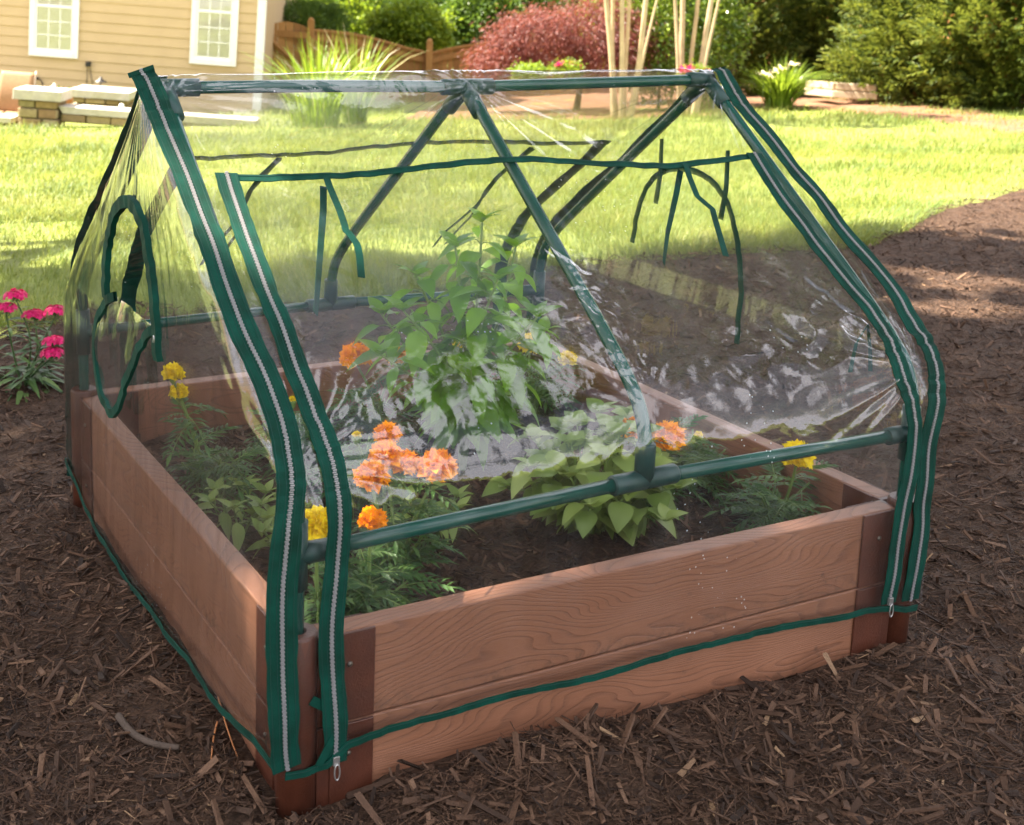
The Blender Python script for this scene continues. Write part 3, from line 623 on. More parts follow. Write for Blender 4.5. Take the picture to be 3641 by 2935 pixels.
# =================================================================== PLANTS IN THE BED
def pompom(mb, c, r, n=230):
    d = rdir(n * 2); d = d[d[:, 2] > -.45][:n]; n = len(d); k = rng.random(n) ** .4
    up = np.array([0, 0, 1.]); P = np.asarray(c) + d * (r * .45 * k)[:, None] * np.array([1, 1, .75])
    N = unit(np.cross(d, rdir(n))); leaves(mb, P, d + .25 * rdir(n), N, r * rng.uniform(.42, .62, n), r * rng.uniform(.42, .66, n), 3, .5, .45, base=.5)
def pinnate(mb, P, D, L, mi=0):
    for p, d, l in zip(P, D, L):
        d = unit(d); up = np.array([0, 0, 1.]); sd = unit(np.cross(d, up)); nn = np.cross(sd, d); t = np.linspace(0, 1, 7)
        path = p + d * (l * t)[:, None] - up * (l * .35 * t ** 2)[:, None]; mb.tube(path, np.linspace(.0013, .0006, 7), 4, False, 1)
        k = 6; tt = np.linspace(.2, .95, k); q = p + d * (l * tt)[:, None] - up * (l * .35 * tt ** 2)[:, None]
        for s in (-1, 1): leaves(mb, q, d * .75 + sd * s + up * .1 + .12 * rdir(k), nn + .2 * rdir(k), l * .42 * (1 - .35 * tt), l * .10, 2, .2, .35)
        leaves(mb, path[-1:], d[None] - up * .4, nn[None], l * .4, l * .11, 2, .2, .3)
def marigold(base, heads, col, label, size=.034, fol=30, spread=.085, h=.15):
    base = np.array([base[0], base[1], float(soilz(np.array(base[0]), np.array(base[1])))])
    o = thing('marigold', base, label, 'marigold', 'marigolds in the raised bed')
    mb = MB(); tips = []
    for hd in heads:
        hd = np.array(hd[:3]); m = (base + hd) / 2 + np.append(rng.normal(0, .012, 2), .02); p = interp([base - [0, 0, .01], m, hd - [0, 0, .012]], 14); mb.tube(p, np.linspace(.0042, .0025, 14), 6); tips.append(p)
    for k in range(5):
        a = k * 1.3 + rng.random(); e = base + [math.cos(a) * spread * .7, math.sin(a) * spread * .7, h * rng.uniform(.5, .95)]; p = interp([base, (base + e) / 2 + [0, 0, .015], e], 12); mb.tube(p, np.linspace(.0035, .0018, 12), 5); tips.append(p)
    mb.build('stem', M['stem'], o, smooth=True)
    P, D, L = [], [], []
    for k in range(fol * 2):
        p = tips[rng.integers(len(tips))]; q = p[rng.integers(3, len(p) - 1)]; a = rng.uniform(0, 2 * np.pi)
        P.append(q); D.append([math.cos(a), math.sin(a), rng.uniform(-.1, .8)]); L.append(rng.uniform(.05, .095))
    mb = MB(); pinnate(mb, P, D, L); mb.build('foliage', [M['marileaf'], M['stem']], o)
    for hd in heads:
        mb = MB(); r = size * (hd[3] if len(hd) > 3 else 1); pompom(mb, hd[:3], r); fl = mb.build('flower_head', M[col], o)
        mb = MB(); mb.lathe([(.002, -.018), (.006, -.012), (.010, .0), (.008, .004)], np.array(hd[:3]) - [0, 0, .004], 9); mb.build('calyx', M['stem'], fl, smooth=True)
    return o
marigold((.57, .90), [(.53, .92, .385, 1.12), (.635, .92, .372, .8)], 'orange', 'orange marigold with two heads in front of the rear board, left of the tall plant')
marigold((.83, .96), [(.84, .98, .372, .95)], 'yellow', 'yellow marigold with one flower half hidden behind the tall green plant')
marigold((1.04, .97), [(1.04, 1.0, .338, 1.05), (1.12, .95, .305, .75)], 'yellow', 'yellow marigold with two heads in the rear right corner of the bed')
marigold((.31, .29), [(.245, .265, .386, 1.0), (.29, .30, .402, 1.0), (.362, .255, .388, 1.12), (.322, .36, .418, .8), (.318, .285, .392, .85)], 'orange', 'marigold with a cluster of four big orange flowers at the bed front', fol=30)
marigold((.20, .17), [(.205, .18, .352, .75)], 'orange', 'marigold with one small orange flower low behind the front door zip')
marigold((.115, .16), [(.10, .15, .375, 1.0)], 'yellow', 'yellow marigold between the two zips at the front left corner', spread=.03, fol=14, h=.16)
marigold((.93, .39), [(.86, .37, .345, 1.05), (.955, .37, .318, 1.15)], 'orange', 'orange marigold with two heads behind the pale leafy plant', fol=30)
marigold((1.08, .20), [(1.085, .155, .335, 1.05)], 'yellow', 'yellow marigold on its own in the front right corner of the bed', spread=.10, h=.11)
marigold((1.07, .42), [(1.06, .40, .30, .3)], 'yellow', 'marigold still in green bud beside the right hand board', spread=.1, h=.14)
marigold((.14, .76), [(.06, .75, .450, .72), (.075, .76, .408, .6)], 'yellow', 'yellow marigold with two heads one above the other near the left gable')
marigold((.40, .62), [(.38, .6, .33, .3)], 'yellow', 'marigold with green buds in the middle of the bed', spread=.1, h=.14, fol=30)
marigold((.36, .86), [(.35, .85, .33, .3)], 'yellow', 'marigold in green bud near the rear left of the bed', spread=.1, h=.14, fol=30)
def bushy(name, base, stems, lmat, label, cat, L=(.05, .08), wr=.5, per=9, droop=.5, group=None, start=.25, r0=.006):
    base = np.array([base[0], base[1], float(soilz(np.array(base[0]), np.array(base[1])))]); o = thing(name, base, label, cat, group)
    mb = MB(); P, D, N, LL_ = [], [], [], []
    for st in stems:
        p = interp(np.concatenate([[base - [0, 0, .01]], np.array(st, float)]), 24); mb.tube(p, np.linspace(r0, r0 * .35, 24), 6)
        for k in range(per):
            f = start + (1 - start) * (k + rng.random() * .6) / per; q = p[min(23, int(f * 23))]; a = k * 2.4 + rng.uniform(-.5, .5); d = np.array([math.cos(a), math.sin(a), rng.uniform(-.2, .5)])
            pl = rng.uniform(.012, .03); e = q + unit(d) * pl + [0, 0, .006]; mb.tube(np.array([q, (q + e) / 2 + [0, 0, .003], e]), .0014, 4, False)
            P.append(e); D.append(d - [0, 0, droop * rng.uniform(.2, 1)]); N.append([0, 0, 1.]); LL_.append(rng.uniform(*L) * (1 - .3 * f))
        for k in range(4):
            a = k * 1.6 + rng.random(); P.append(p[-1]); D.append([math.cos(a) * .7, math.sin(a) * .7, .7]); N.append([0, 0, 1.]); LL_.append(L[0] * .8)
    mb.build('stem', M['stem'], o, smooth=True); mb = MB(); LL_ = np.array(LL_)
    leaves(mb, P, D, np.array(N) + .35 * rdir(len(P)), LL_, LL_ * wr, 6, .28, .4); mb.build('foliage', lmat, o, smooth=True); return o
B0 = np.array([.70, .73, .17])
bushy('pepper_plant', (.70, .73), [[(.70, .73, .38), (.69, .74, .54), (.675, .75, .655)], [(.70, .73, .34), (.735, .75, .52), (.745, .76, .70)], [(.69, .72, .33), (.62, .70, .44), (.53, .70, .54)], [(.71, .73, .32), (.80, .76, .48), (.845, .78, .635)], [(.69, .72, .30), (.58, .68, .38), (.47, .68, .46)], [(.71, .72, .28), (.80, .70, .38), (.87, .70, .46)], [(.70, .74, .36), (.64, .76, .50), (.60, .78, .59)], [(.70, .71, .27), (.66, .63, .36), (.62, .58, .44)], [(.69, .74, .30), (.60, .80, .42), (.55, .84, .50)], [(.71, .73, .36), (.70, .68, .50), (.72, .65, .60)], [(.70, .72, .33), (.76, .66, .44), (.80, .62, .52)]], M['pepper'],
      'tall dark green leafy pepper plant rising in the middle of the bed', 'plant', (.07, .125), .50, 25, .6, start=.3, r0=.0065)
st = []
for k in range(24):
    a = k * 2.4; r = .165 * math.sqrt((k + .5) / 24); st.append([(.74 + r * .5 * math.cos(a), .31 + r * .5 * math.sin(a), .26), (.74 + r * math.cos(a), .31 + r * math.sin(a), .435 - 5.2 * r * r - rng.uniform(0, .06))])
bushy('leafy_herb', (.74, .31), st, M['basil'], 'broad pale green leafy plant behind the front rail tee joint', 'plant', (.05, .078), .86, 10, .6, start=.25, r0=.004)
for x, y, lab in ((.17, .42, 'low pale seedling near the left board, closer to the front corner'), (.13, .58, 'low pale seedling by the left board, midway along'), (.45, .42, 'small green seedling on bare soil left of the pale leafy plant')):
    st = [[(x + .03 * math.cos(a), y + .03 * math.sin(a), .22), (x + .055 * math.cos(a), y + .055 * math.sin(a), .25 + .02 * math.sin(a * 3))] for a in np.arange(6) * 1.05]
    bushy('seedling', (x, y), st, M['basil'], lab, 'seedling', (.045, .075), .45, 4, .4, 'seedlings in the raised bed', .4, .003)

# =================================================================== PINK FLOWERS AT THE LEFT
def dianthus(base, heads, label, nlow):
    o = thing('dianthus', base, label, 'flower'); mb = MB(); P, D, N, L_ = [], [], [], []
    for h in heads:
        h = np.asarray(h); m = base * .45 + h * .55 + np.append(rng.normal(0, .02, 2), -.01); p = interp([base, m, h - [0, 0, .012]], 20); mb.tube(p, np.linspace(.0032, .0022, 20), 6)
        for f in (.3, .45, .58, .7, .82, .9):
            q = p[int(f * 19)]; a = rng.uniform(0, 6.28)
            for s in (0, np.pi): P.append(q); D.append([math.cos(a + s), math.sin(a + s), .35]); N.append([0, 0, 1.]); L_.append(.085 * (1.15 - .6 * f))
    for k in range(nlow):
        a = rng.uniform(0, 6.28); r = rng.uniform(.01, .07); P.append(base + [math.cos(a) * r, math.sin(a) * r, rng.uniform(.01, .07)]); D.append([math.cos(a), math.sin(a), rng.uniform(0, .5)]); N.append([0, 0, 1.]); L_.append(rng.uniform(.06, .11))
    mb.build('stem', M['dialeaf'], o, smooth=True); mb = MB(); L_ = np.array(L_); leaves(mb, P, D, np.array(N) + .3 * rdir(len(P)), L_, L_ * .21, 5, .2, .55); mb.build('foliage', M['dialeaf'], o, smooth=True)
    for h in heads:
        h = np.asarray(h); mb = MB(); n = 26
        a = np.arange(n) * 2.39996; r = .036 * np.sqrt((np.arange(n) + .3) / n); C_ = h + np.stack([r * np.cos(a), r * np.sin(a), .012 - 9 * r * r + rng.normal(0, .002, n)], -1)
        for c in C_:
            ax = unit(c - h + [0, 0, .022]); u = unit(np.cross(ax, rdir(1)[0])); v = np.cross(ax, u); th = np.arange(5) * 1.2566 + rng.random()
            leaves(mb, np.repeat(c[None], 5, 0), np.cos(th)[:, None] * u + np.sin(th)[:, None] * v + ax * .25, np.repeat(ax[None], 5, 0), .0115, .0105, 2, .1, .2, base=.3)
        fl = mb.build('flower_cluster', M['magenta'], o)
        mb = MB(); m = 40; leaves(mb, h + rng.normal(0, .008, (m, 3)) - [0, 0, .014], rdir(m) * [1, 1, .3] + [0, 0, .8], rdir(m), .018, .004, 1); mb.build('calyx', M['dialeaf'], fl)
gb = onground(48, 822); gd = dl(gb)[0]
hp = [at(*q) for q in ((34, 622, gd), (12, 648, gd - .05), (118, 654, gd + .03), (72, 662, gd + .02), (115, 718, gd - .03), (112, 742, gd - .05))]
dianthus(gb, hp, 'bright magenta dianthus in bloom at the lawn edge, left of the greenhouse', 46)

# =================================================================== BACKGROUND MATERIALS
M['siding'] = simple('cream_siding', (.50, .36, .205), .6, .05, 3, .3, .15, 90)
M['white'] = simple('white_paint', (.80, .78, .74), .45, .03, 6)
def mk_pane():
    t = NT('window_glass'); f = t.n('ShaderNodeFresnel', i_IOR=1.5); g = t.n('ShaderNodeBsdfGlossy', i_Roughness=.02); t.put(g.inputs['Normal'], t.bump(t.noise(t.co(), 3, 2), .05, .02))
    tr = t.n('ShaderNodeBsdfTransparent'); m = t.n('ShaderNodeMixShader'); t.put(m.inputs[0], t.math('ADD', t.math('MULTIPLY', f.outputs[0], 1.6), .05, True)); t.t.links.new(tr.outputs[0], m.inputs[1]); t.t.links.new(g.outputs[0], m.inputs[2]); return t.done(m.outputs[0])
M['pane'] = mk_pane(); M['blind'] = simple('window_blind', (.86, .84, .76), .7, .05)
M['roof'] = simple('roof_shingle', (.10, .085, .075), .9, .3, 12, bump=.5, bscale=40)
M['dark'] = simple('dark_metal', (.02, .018, .017), .45, .2); M['palelid'] = simple('pale_lid', (.62, .56, .50), .4, .1)
def mk_stone(name, cols, sc=3.):
    t = NT(name); r = t.isl(); v = t.co(); n = t.noise(v, 14 * sc / 3, 6, .65); c = t.ramp(r, [(i / (len(cols) - 1), cc) for i, cc in enumerate(cols)])
    c = t.mix(.55, c, t.ramp(n, [(.3, (.45, .45, .45)), (.7, (1, 1, 1))]), 'MULTIPLY'); return t.done(t.bsdf(c, .85, .25, t.bump(n, .7, .02)))
M['stone'] = mk_stone('fieldstone', [(.20, .15, .07), (.30, .20, .10), (.24, .20, .11), (.36, .27, .15), (.28, .17, .09)])
M['capstone'] = mk_stone('capstone', [(.50, .45, .38), (.56, .50, .42)], 1.5)
M['mortar'] = simple('mortar', (.10, .08, .05), .95, .3, 20)
M['sling'] = simple('tan_sling', (.30, .17, .085), .7, .12, 30, .3, .3, 300); M['frame'] = simple('chair_frame', (.33, .25, .18), .4, .1)
def mk_cedar():
    t = NT('cedar_board'); r = t.isl(); g = t.noise(t.co((14, 14, 1.2)), 3, 5, .6); c = t.ramp(r, [(0, (.22, .105, .032)), (.5, (.30, .15, .048)), (1, (.37, .19, .06))])
    return t.done(t.bsdf(t.mix(.5, c, t.ramp(g, [(.3, (.5, .5, .5)), (.7, (1, 1, 1))]), 'MULTIPLY'), .75, .25, t.bump(g, .3, .01)))
M['cedar'] = mk_cedar(); M['timber'] = simple('pale_timber', (.42, .33, .23), .85, .2, 6, .3, .4, 60); M['brick'] = simple('clay_edging', (.45, .20, .12), .8, .15)
M['bark'] = simple('rough_bark', (.075, .05, .033), .9, .4, 10, .2, .8, 40); M['crepe'] = simple('smooth_tan_bark', (.45, .33, .21), .7, .25, 5, .3, .2, 30)
M['leaf_a'] = leafmat('maple_leaf', [(.04, .09, .008), (.12, .20, .016), (.27, .34, .03)], .5, .45, .35, .5)
M['leaf_b'] = leafmat('deep_leaf', [(.02, .055, .007), (.055, .115, .014), (.13, .20, .025)], .45, .35, .4, .6)
M['leaf_c'] = leafmat('glossy_leaf', [(.03, .07, .008), (.09, .16, .016), (.25, .32, .04)], .22, .25, .6, .7)
M['leaf_d'] = leafmat('cypress_leaf', [(.012, .032, .007), (.038, .072, .012), (.10, .145, .02), (.24, .26, .045)], .55, .35, .3, .9)
M['leaf_dead'] = leafmat('brown_leaf', [(.16, .07, .02), (.30, .14, .03)], .7, .3)
M['leaf_r'] = leafmat('red_maple_leaf', [(.055, .012, .012), (.13, .03, .026), (.24, .075, .058)], .5, .4, .3, 1.2)
M['leaf_y'] = leafmat('strap_leaf', [(.05, .11, .010), (.13, .22, .016), (.28, .36, .04)], .4, .4, .4, 2); M['leaf_p'] = leafmat('bleached_leaf', [(.45, .42, .24), (.62, .58, .40)], .5, .3)
M['leaf_f'] = leafmat('far_leaf', [(.02, .05, .006), (.07, .13, .012), (.19, .26, .025)], .55, .4, .3, .25)
M['pinkfl'] = leafmat('azalea_petal', [(.5, .02, .13), (.75, .06, .25)], .5, .3); M['creamfl'] = leafmat('cream_petal', [(.75, .60, .35), (.85, .75, .55)], .5, .3)
# background verticals lean with the true vertical of the yard
A_ = .050; BR_ = RH * math.cos(A_) - np.array([0, 0, 1]) * math.sin(A_); BU = np.array([0, 0, 1]) * math.cos(A_) + RH * math.sin(A_); BF = FH
RB = np.array([BR_, BF, BU])

# =================================================================== HOUSE
HD = 22.0
def wall(x, y): return at(x, y, HD)
h0 = wall(546, 215); hw = lambda a, b, c=0.: h0 + BR_ * a + BU * b + BF * c       # a right, b up, c back
def hcoord(x, y): p = wall(x, y) - h0; return p @ BR_, p @ BU
house = thing('house', hw(-4, 0, 4), 'cream house with lap siding and two white framed windows behind the patio', 'house')
mb = MB(); ex = .167; b0 = -.35
for k in range(30):
    z = b0 + k * ex; mb.add([hw(-13, z, -.022), hw(0, z, -.022), hw(0, z + ex + .004, -.004), hw(-13, z + ex + .004, -.004)], [[0, 1, 2, 3]]); mb.add([hw(-13, z, -.004), hw(0, z, -.004), hw(0, z, -.022), hw(-13, z, -.022)], [[0, 1, 2, 3]])
top = b0 + 30 * ex
mb.add([hw(-13, b0 - .6), hw(0, b0 - .6), hw(0, top), hw(-13, top), hw(-13, b0 - .6, 8), hw(0, b0 - .6, 8), hw(0, top, 8), hw(-13, top, 8)], [[0, 1, 2, 3], [1, 5, 6, 2], [5, 4, 7, 6], [4, 0, 3, 7]]); mb.add([hw(0, top), hw(0, top, 8), hw(0, top + 2, 4)], [[0, 1, 2]]); mb.add([hw(-13, top), hw(-13, top, 8), hw(-13, top + 2, 4)], [[0, 1, 2]])
mb.build('wall', M['siding'], house)
mb = MB(); mb.box(hw(-.055, (b0 + top) / 2, -.018), (.125, .03, top - b0), RB); mb.box(hw(.012, (b0 + top) / 2, .05), (.022, .16, top - b0), RB); mb.build('corner_board', M['white'], house)
mb = MB(); mb.add([hw(-13.3, top - .1, -.45), hw(.3, top - .1, -.45), hw(.3, top + 2.1, 4), hw(-13.3, top + 2.1, 4), hw(-13.3, top - .1, 8.45), hw(.3, top - .1, 8.45)], [[0, 1, 2, 3], [3, 2, 5, 4]]); ro = mb.build('roof', M['roof'], house); so_ = ro.modifiers.new('thick', 'SOLIDIFY'); so_.thickness = .15
def window(px0, px1, pyb, rail, rows):
    a0, zb = hcoord(px0, pyb); a1, _ = hcoord(px1, pyb); zt = zb + 1.62; w = .085; am = (a0 + a1) / 2; 
    mb = MB(); mb.box(hw(a0 + w / 2, (zb + zt) / 2, -.035), (w, .05, zt - zb), RB); mb.box(hw(a1 - w / 2, (zb + zt) / 2, -.035), (w, .05, zt - zb), RB); mb.box(hw(am, zt - w / 2, -.0345), (a1 - a0 - 2 * w, .05, w), RB); mb.box(hw(am, zb + w / 2, -.042), (a1 - a0 - 2 * w, .066, w), RB)
    fr_ = mb.build('window', M['white'], house)
    i0, i1 = a0 + w, a1 - w; zm = hcoord(am, 0)[1]
    zm = hcoord((px0 + px1) / 2, rail)[1] if rail is not None else zb + .85
    mb = MB(); s = .04
    for c in (i0 + s / 2, i1 - s / 2): mb.box(hw(c, (zb + zt) / 2, -.027), (s, .03, zt - zb - 2 * w), RB)
    mb.box(hw(am, zm, -.0275), (i1 - i0 - 2 * s, .034, .05), RB); mb.box(hw(am, zb + w + .025, -.0275), (i1 - i0 - 2 * s, .034, .05), RB); mb.box(hw(am, zt - w - .02, -.0275), (i1 - i0 - 2 * s, .034, .04), RB)
    mb.build('sash', M['white'], fr_)
    mb = MB(); zz = [zb + w + .05, zm - .025, zm + .025, zt - w - .04]
    for c in (1 / 3, 2 / 3): 
        for k in (0, 2): mb.box(hw(i0 + s + (i1 - i0 - 2 * s) * c, (zz[k] + zz[k + 1]) / 2, -.022), (.016, .012, zz[k + 1] - zz[k]), RB)
    for k, nn in ((0, rows), (2, 3)):
        for r in range(1, nn): mb.box(hw(am, zz[k] + (zz[k + 1] - zz[k]) * r / nn, -.0225), (i1 - i0 - 2 * s, .0112, .016), RB)
    mb.build('muntin', M['white'], fr_)
    mb = MB(); mb.add([hw(i0, zb + w, -.0255), hw(i1, zb + w, -.0255), hw(i1, zt - w, -.0255), hw(i0, zt - w, -.0255)], [[0, 1, 2, 3]]); mb.build('pane', M['pane'], fr_)
    mb = MB()
    for z in np.arange(zb + w, zt - w, .045): mb.add([hw(i0, z, -.0235), hw(i1, z, -.0235), hw(i1, z + .042, -.0225 + .0), hw(i0, z + .042, -.0225)], [[0, 1, 2, 3]])
    mb.build('blind', M['blind'], fr_)
window(62, 165, 116, None, 3); window(399, 497, 133, 24, 3)
ob = thing('wall_outlet', wall(187, 140), 'small dark outlet box with two thin cables low on the house wall', 'outlet box')
mb = MB(); mb.box(wall(187, 135) - BF * .05, (.085, .07, .085), RB); mb.build('box', M['dark'], ob, bevel=.01)
for q in ([(185, 143), (184, 158), (183, 178)], [(190, 143), (192, 158), (196, 178), (196, 184)]):
    mb = MB(); mb.tube(interp([wall(*p) - BF * .035 for p in q], 14), .006, 5); mb.build('cable', M['dark'], ob)
tp = thing('garden_tap', wall(79, 166), 'dark tap fitting with a bent pipe on the wall beside the chair', 'tap')
mb = MB(); mb.tube(interp([wall(74, 168) - BF * .04, wall(79, 165) - BF * .07, wall(86, 167) - BF * .07, wall(91, 172) - BF * .06, wall(92, 186) - BF * .05], 14), .012, 6); mb.build('pipe', M['dark'], tp); mb = MB(); mb.lathe([(0, -.03), (.035, -.02), (.035, .02), (0, .03)], wall(80, 164) - BF * .09, 10); mb.build('valve', M['dark'], tp, smooth=True)

# =================================================================== PATIO
def slab(name, mat, c, size, parent=None, irr=.0, **kw):
    mb = MB(); x = np.linspace(-.5, .5, 12); y = np.linspace(-.5, .5, 8)
    X, Y = np.meshgrid(x, y, indexing='ij'); out = []
    for sz in (-.5, .5):
        for P_ in (np.stack([X * size[0], Y * size[1], np.full_like(X, sz * size[2])], -1),):
            e = 1 + irr * vn(n3(X * 7, Y * 7, sz + c[0]), 4); Q = P_.copy(); Q[..., :2] *= e[..., None]; Q[..., 2] += irr * .25 * size[2] * vn(n3(X * 9, Y * 9, 2.), 6)
            Q = Q[..., :1] * BR_ + Q[..., 1:2] * BF + Q[..., 2:] * BU + np.asarray(c); mb.grid(Q if sz > 0 else Q[::-1]); out.append(Q)
    per = [(i, 0) for i in range(12)] + [(11, j) for j in range(1, 8)] + [(i, 7) for i in range(10, -1, -1)] + [(0, j) for j in range(6, 0, -1)]
    mb.grid(np.array([[o_[i, j] for i, j in per] for o_ in out]), wrap=True); return mb.build(name, mat, parent, **kw)
def stonewall(name, c0, w, d, h, label, cat, caph=.09, over=.05, rowh=.13, group=None, capirr=.05):
    """c0 = middle of the foot of the front face"""
    o = thing(name, c0, label, cat, group); mb = MB(); z = 0.
    while z < h - .02:
        rh = min(rowh * rng.uniform(.75, 1.25), h - z); 
        for face in range(4):
            Lx = w if face % 2 == 0 else d; x = 0.
            while x < Lx - .01:
                l = min(rng.uniform(.12, .34), Lx - x); l = Lx - x if Lx - x - l < .08 else l
                u = x + l / 2 - Lx / 2; pr = rng.uniform(0, .025)
                if face == 0: c = c0 + BR_ * u + BF * (.05 - pr); sz = (l - .016, .10, rh - .016)
                elif face == 2: c = c0 + BR_ * u + BF * (d - .05 + pr); sz = (l - .016, .10, rh - .016)
                elif face == 1: c = c0 + BR_ * (w / 2 - .05 + pr) + BF * (u + d / 2); sz = (.10, l - .016, rh - .016)
                else: c = c0 + BR_ * (-w / 2 + .05 - pr) + BF * (u + d / 2); sz = (.10, l - .016, rh - .016)
                mb.box(c + BU * (z + rh / 2), sz, RB); x += l
        z += rh
    b = mb.build('stones', M['stone'], o, bevel=.015)
    mb = MB(); mb.box(c0 + BF * d / 2 + BU * h / 2, (w - .05, d - .05, h - .002), RB); mb.build('core', M['mortar'], b)
    slab('capstone', M['capstone'], c0 + BF * d / 2 + BU * (h + caph / 2 + .001), (w + over * 2, d + over * 2, caph), o, capirr, bevel=.012)
    return o
stonewall('stone_pillar', at(78, 274, 17.0), .50, .50, .40, 'stacked stone pillar with a thick pale capstone at the lawn edge', 'stone pillar', .13, .07)
stonewall('stone_wall', at(-70, 276, 17.1), 1.15, .38, .15, 'low stone seat wall running left from the pillar', 'stone wall', .07, .03, group='patio seat walls')
stonewall('stone_wall', at(330, 272, 17.1), 2.55, .40, .12, 'low stone seat wall with long pale slabs, right of the pillar', 'stone wall', .09, .03, group='patio seat walls')
stonewall('fire_pit', at(208, 238, 18.6), .75, .75, .21, 'square stone fire pit with a pale slab top behind the seat wall', 'fire pit', .11, .05, .11)
g = at(40, 262, 18.4); mb = MB(); mb.box(at(40, 252, 20.2) - BU * .1, (9, 5.0, .06), RB); tag(mb.build('patio', M['stone']), kind='structure')
fw = thing('log_pile', at(132, 238, 17.9), 'heap of pale split logs between the pillar and the fire pit', 'log pile')
for k in range(9):
    c = at(118 + 6 * (k % 6), 234 - 8 * (k // 4), 17.9 + .1 * rng.random()); d = unit(BR_ * rng.uniform(.3, 1) + BU * rng.uniform(-.3, .7) + BF * rng.uniform(-.8, .8)); mb = MB(); mb.tube([c - d * .11, c, c + d * .11], [.032, .036, .03], 7); mb.build('log', M['timber'], fw)
lg = thing('garden_lantern', at(257, 234, 17.9), 'small white round garden lantern beside the fire pit', 'lantern'); mb = MB(); mb.lathe([(0, -.07), (.03, -.06), (.045, -.01), (.035, .035), (.015, .05), (0, .052)], at(256, 226, 17.9), 12); mb.build('globe', M['white'], lg, smooth=True); mb = MB(); mb.lathe([(0, -.13), (.05, -.12), (.03, -.075), (0, -.07)], at(256, 226, 17.9), 10); mb.build('base', M['timber'], lg)
def path_light(px, py, d, lid, label):
    c = at(px, py, d); o = thing('path_light', c - BU * .45, label, 'path light', 'path lights by the patio'); mb = MB(); mb.lathe([(.105, -.02), (.10, -.012), (.05, .012), (.025, .035), (.018, .06), (0, .065)], c, 16, RB); mb.build('shade', lid, o, smooth=True); mb = MB(); mb.tube([c - BU * .55, c - BU * .0], .012, 7); mb.build('post', M['dark'], o)
path_light(193 / 1.69 + 78 - 78, 184, 20.0, M['palelid'], 'pale mushroom shaped path light behind the stone pillar'); path_light(212, 170, 20.6, M['dark'], 'dark mushroom shaped path light in front of the house wall')
pt = thing('flower_pot', at(133, 215, 19.3), 'low clay pot of dark pink flowers behind the pillar', 'flower pot'); mb = MB(); mb.lathe([(.0, -.10), (.13, -.10), (.17, .10), (.15, .10), (.12, .06), (0, .06)], at(133, 209, 19.3), 16); mb.build('pot', M['brick'], pt, smooth=True); mb = MB(); n = 160; leaves(mb, at(131, 198, 19.3) + rng.normal(0, 1, (n, 3)) * [.12, .12, .04], rdir(n) + [0, 0, .5], rdir(n), .07, .04); mb.build('foliage', M['leaf_b'], pt); mb = MB(); n = 60; leaves(mb, at(133, 194, 19.3) + rng.normal(0, 1, (n, 3)) * [.08, .08, .03], rdir(n) + [0, 0, .5], rdir(n), .05, .04); mb.build('flowers', M['magenta'], pt)
# sling chair
ch = thing('patio_chair', at(28, 262, 18.8), 'tan sling patio chair with a high back in front of the house', 'chair')
cc = at(28, 236, 18.8); R = lambda a, b, c: cc + BR_ * a + BU * b + BF * c
mb = MB(); x = np.linspace(-.26, .26, 8); y = np.linspace(0, 1, 12); P = np.array([[R(a, .0 + .58 * t_, .12 * t_ + .05 * t_ * t_ - .03 * math.sin(3.1 * t_)) for a in x] for t_ in y]); mb.grid(P); P = np.array([[R(a, .0 - .03 * math.sin(3.1 * t_), -.48 * t_) for a in x] for t_ in y]); mb.grid(P); bk = mb.build('sling', M['sling'], ch, smooth=True); so_ = bk.modifiers.new('thick', 'SOLIDIFY'); so_.thickness = .012
for s in (-1, 1):
    mb = MB(); mb.tube(interp([R(s * .275, .6, .18), R(s * .275, .3, .06), R(s * .275, 0, 0), R(s * .275, -.02, -.5)], 16), .016, 7)
    mb.tube(interp([R(s * .30, .26, .06), R(s * .31, .25, -.2), R(s * .31, .19, -.48), R(s * .30, .0, -.46), R(s * .29, -.32, -.50)], 16), .018, 7); mb.tube([R(s * .28, .0, 0), R(s * .28, -.32, .12)], .016, 7); mb.build('side_frame', M['frame'], ch, smooth=True)

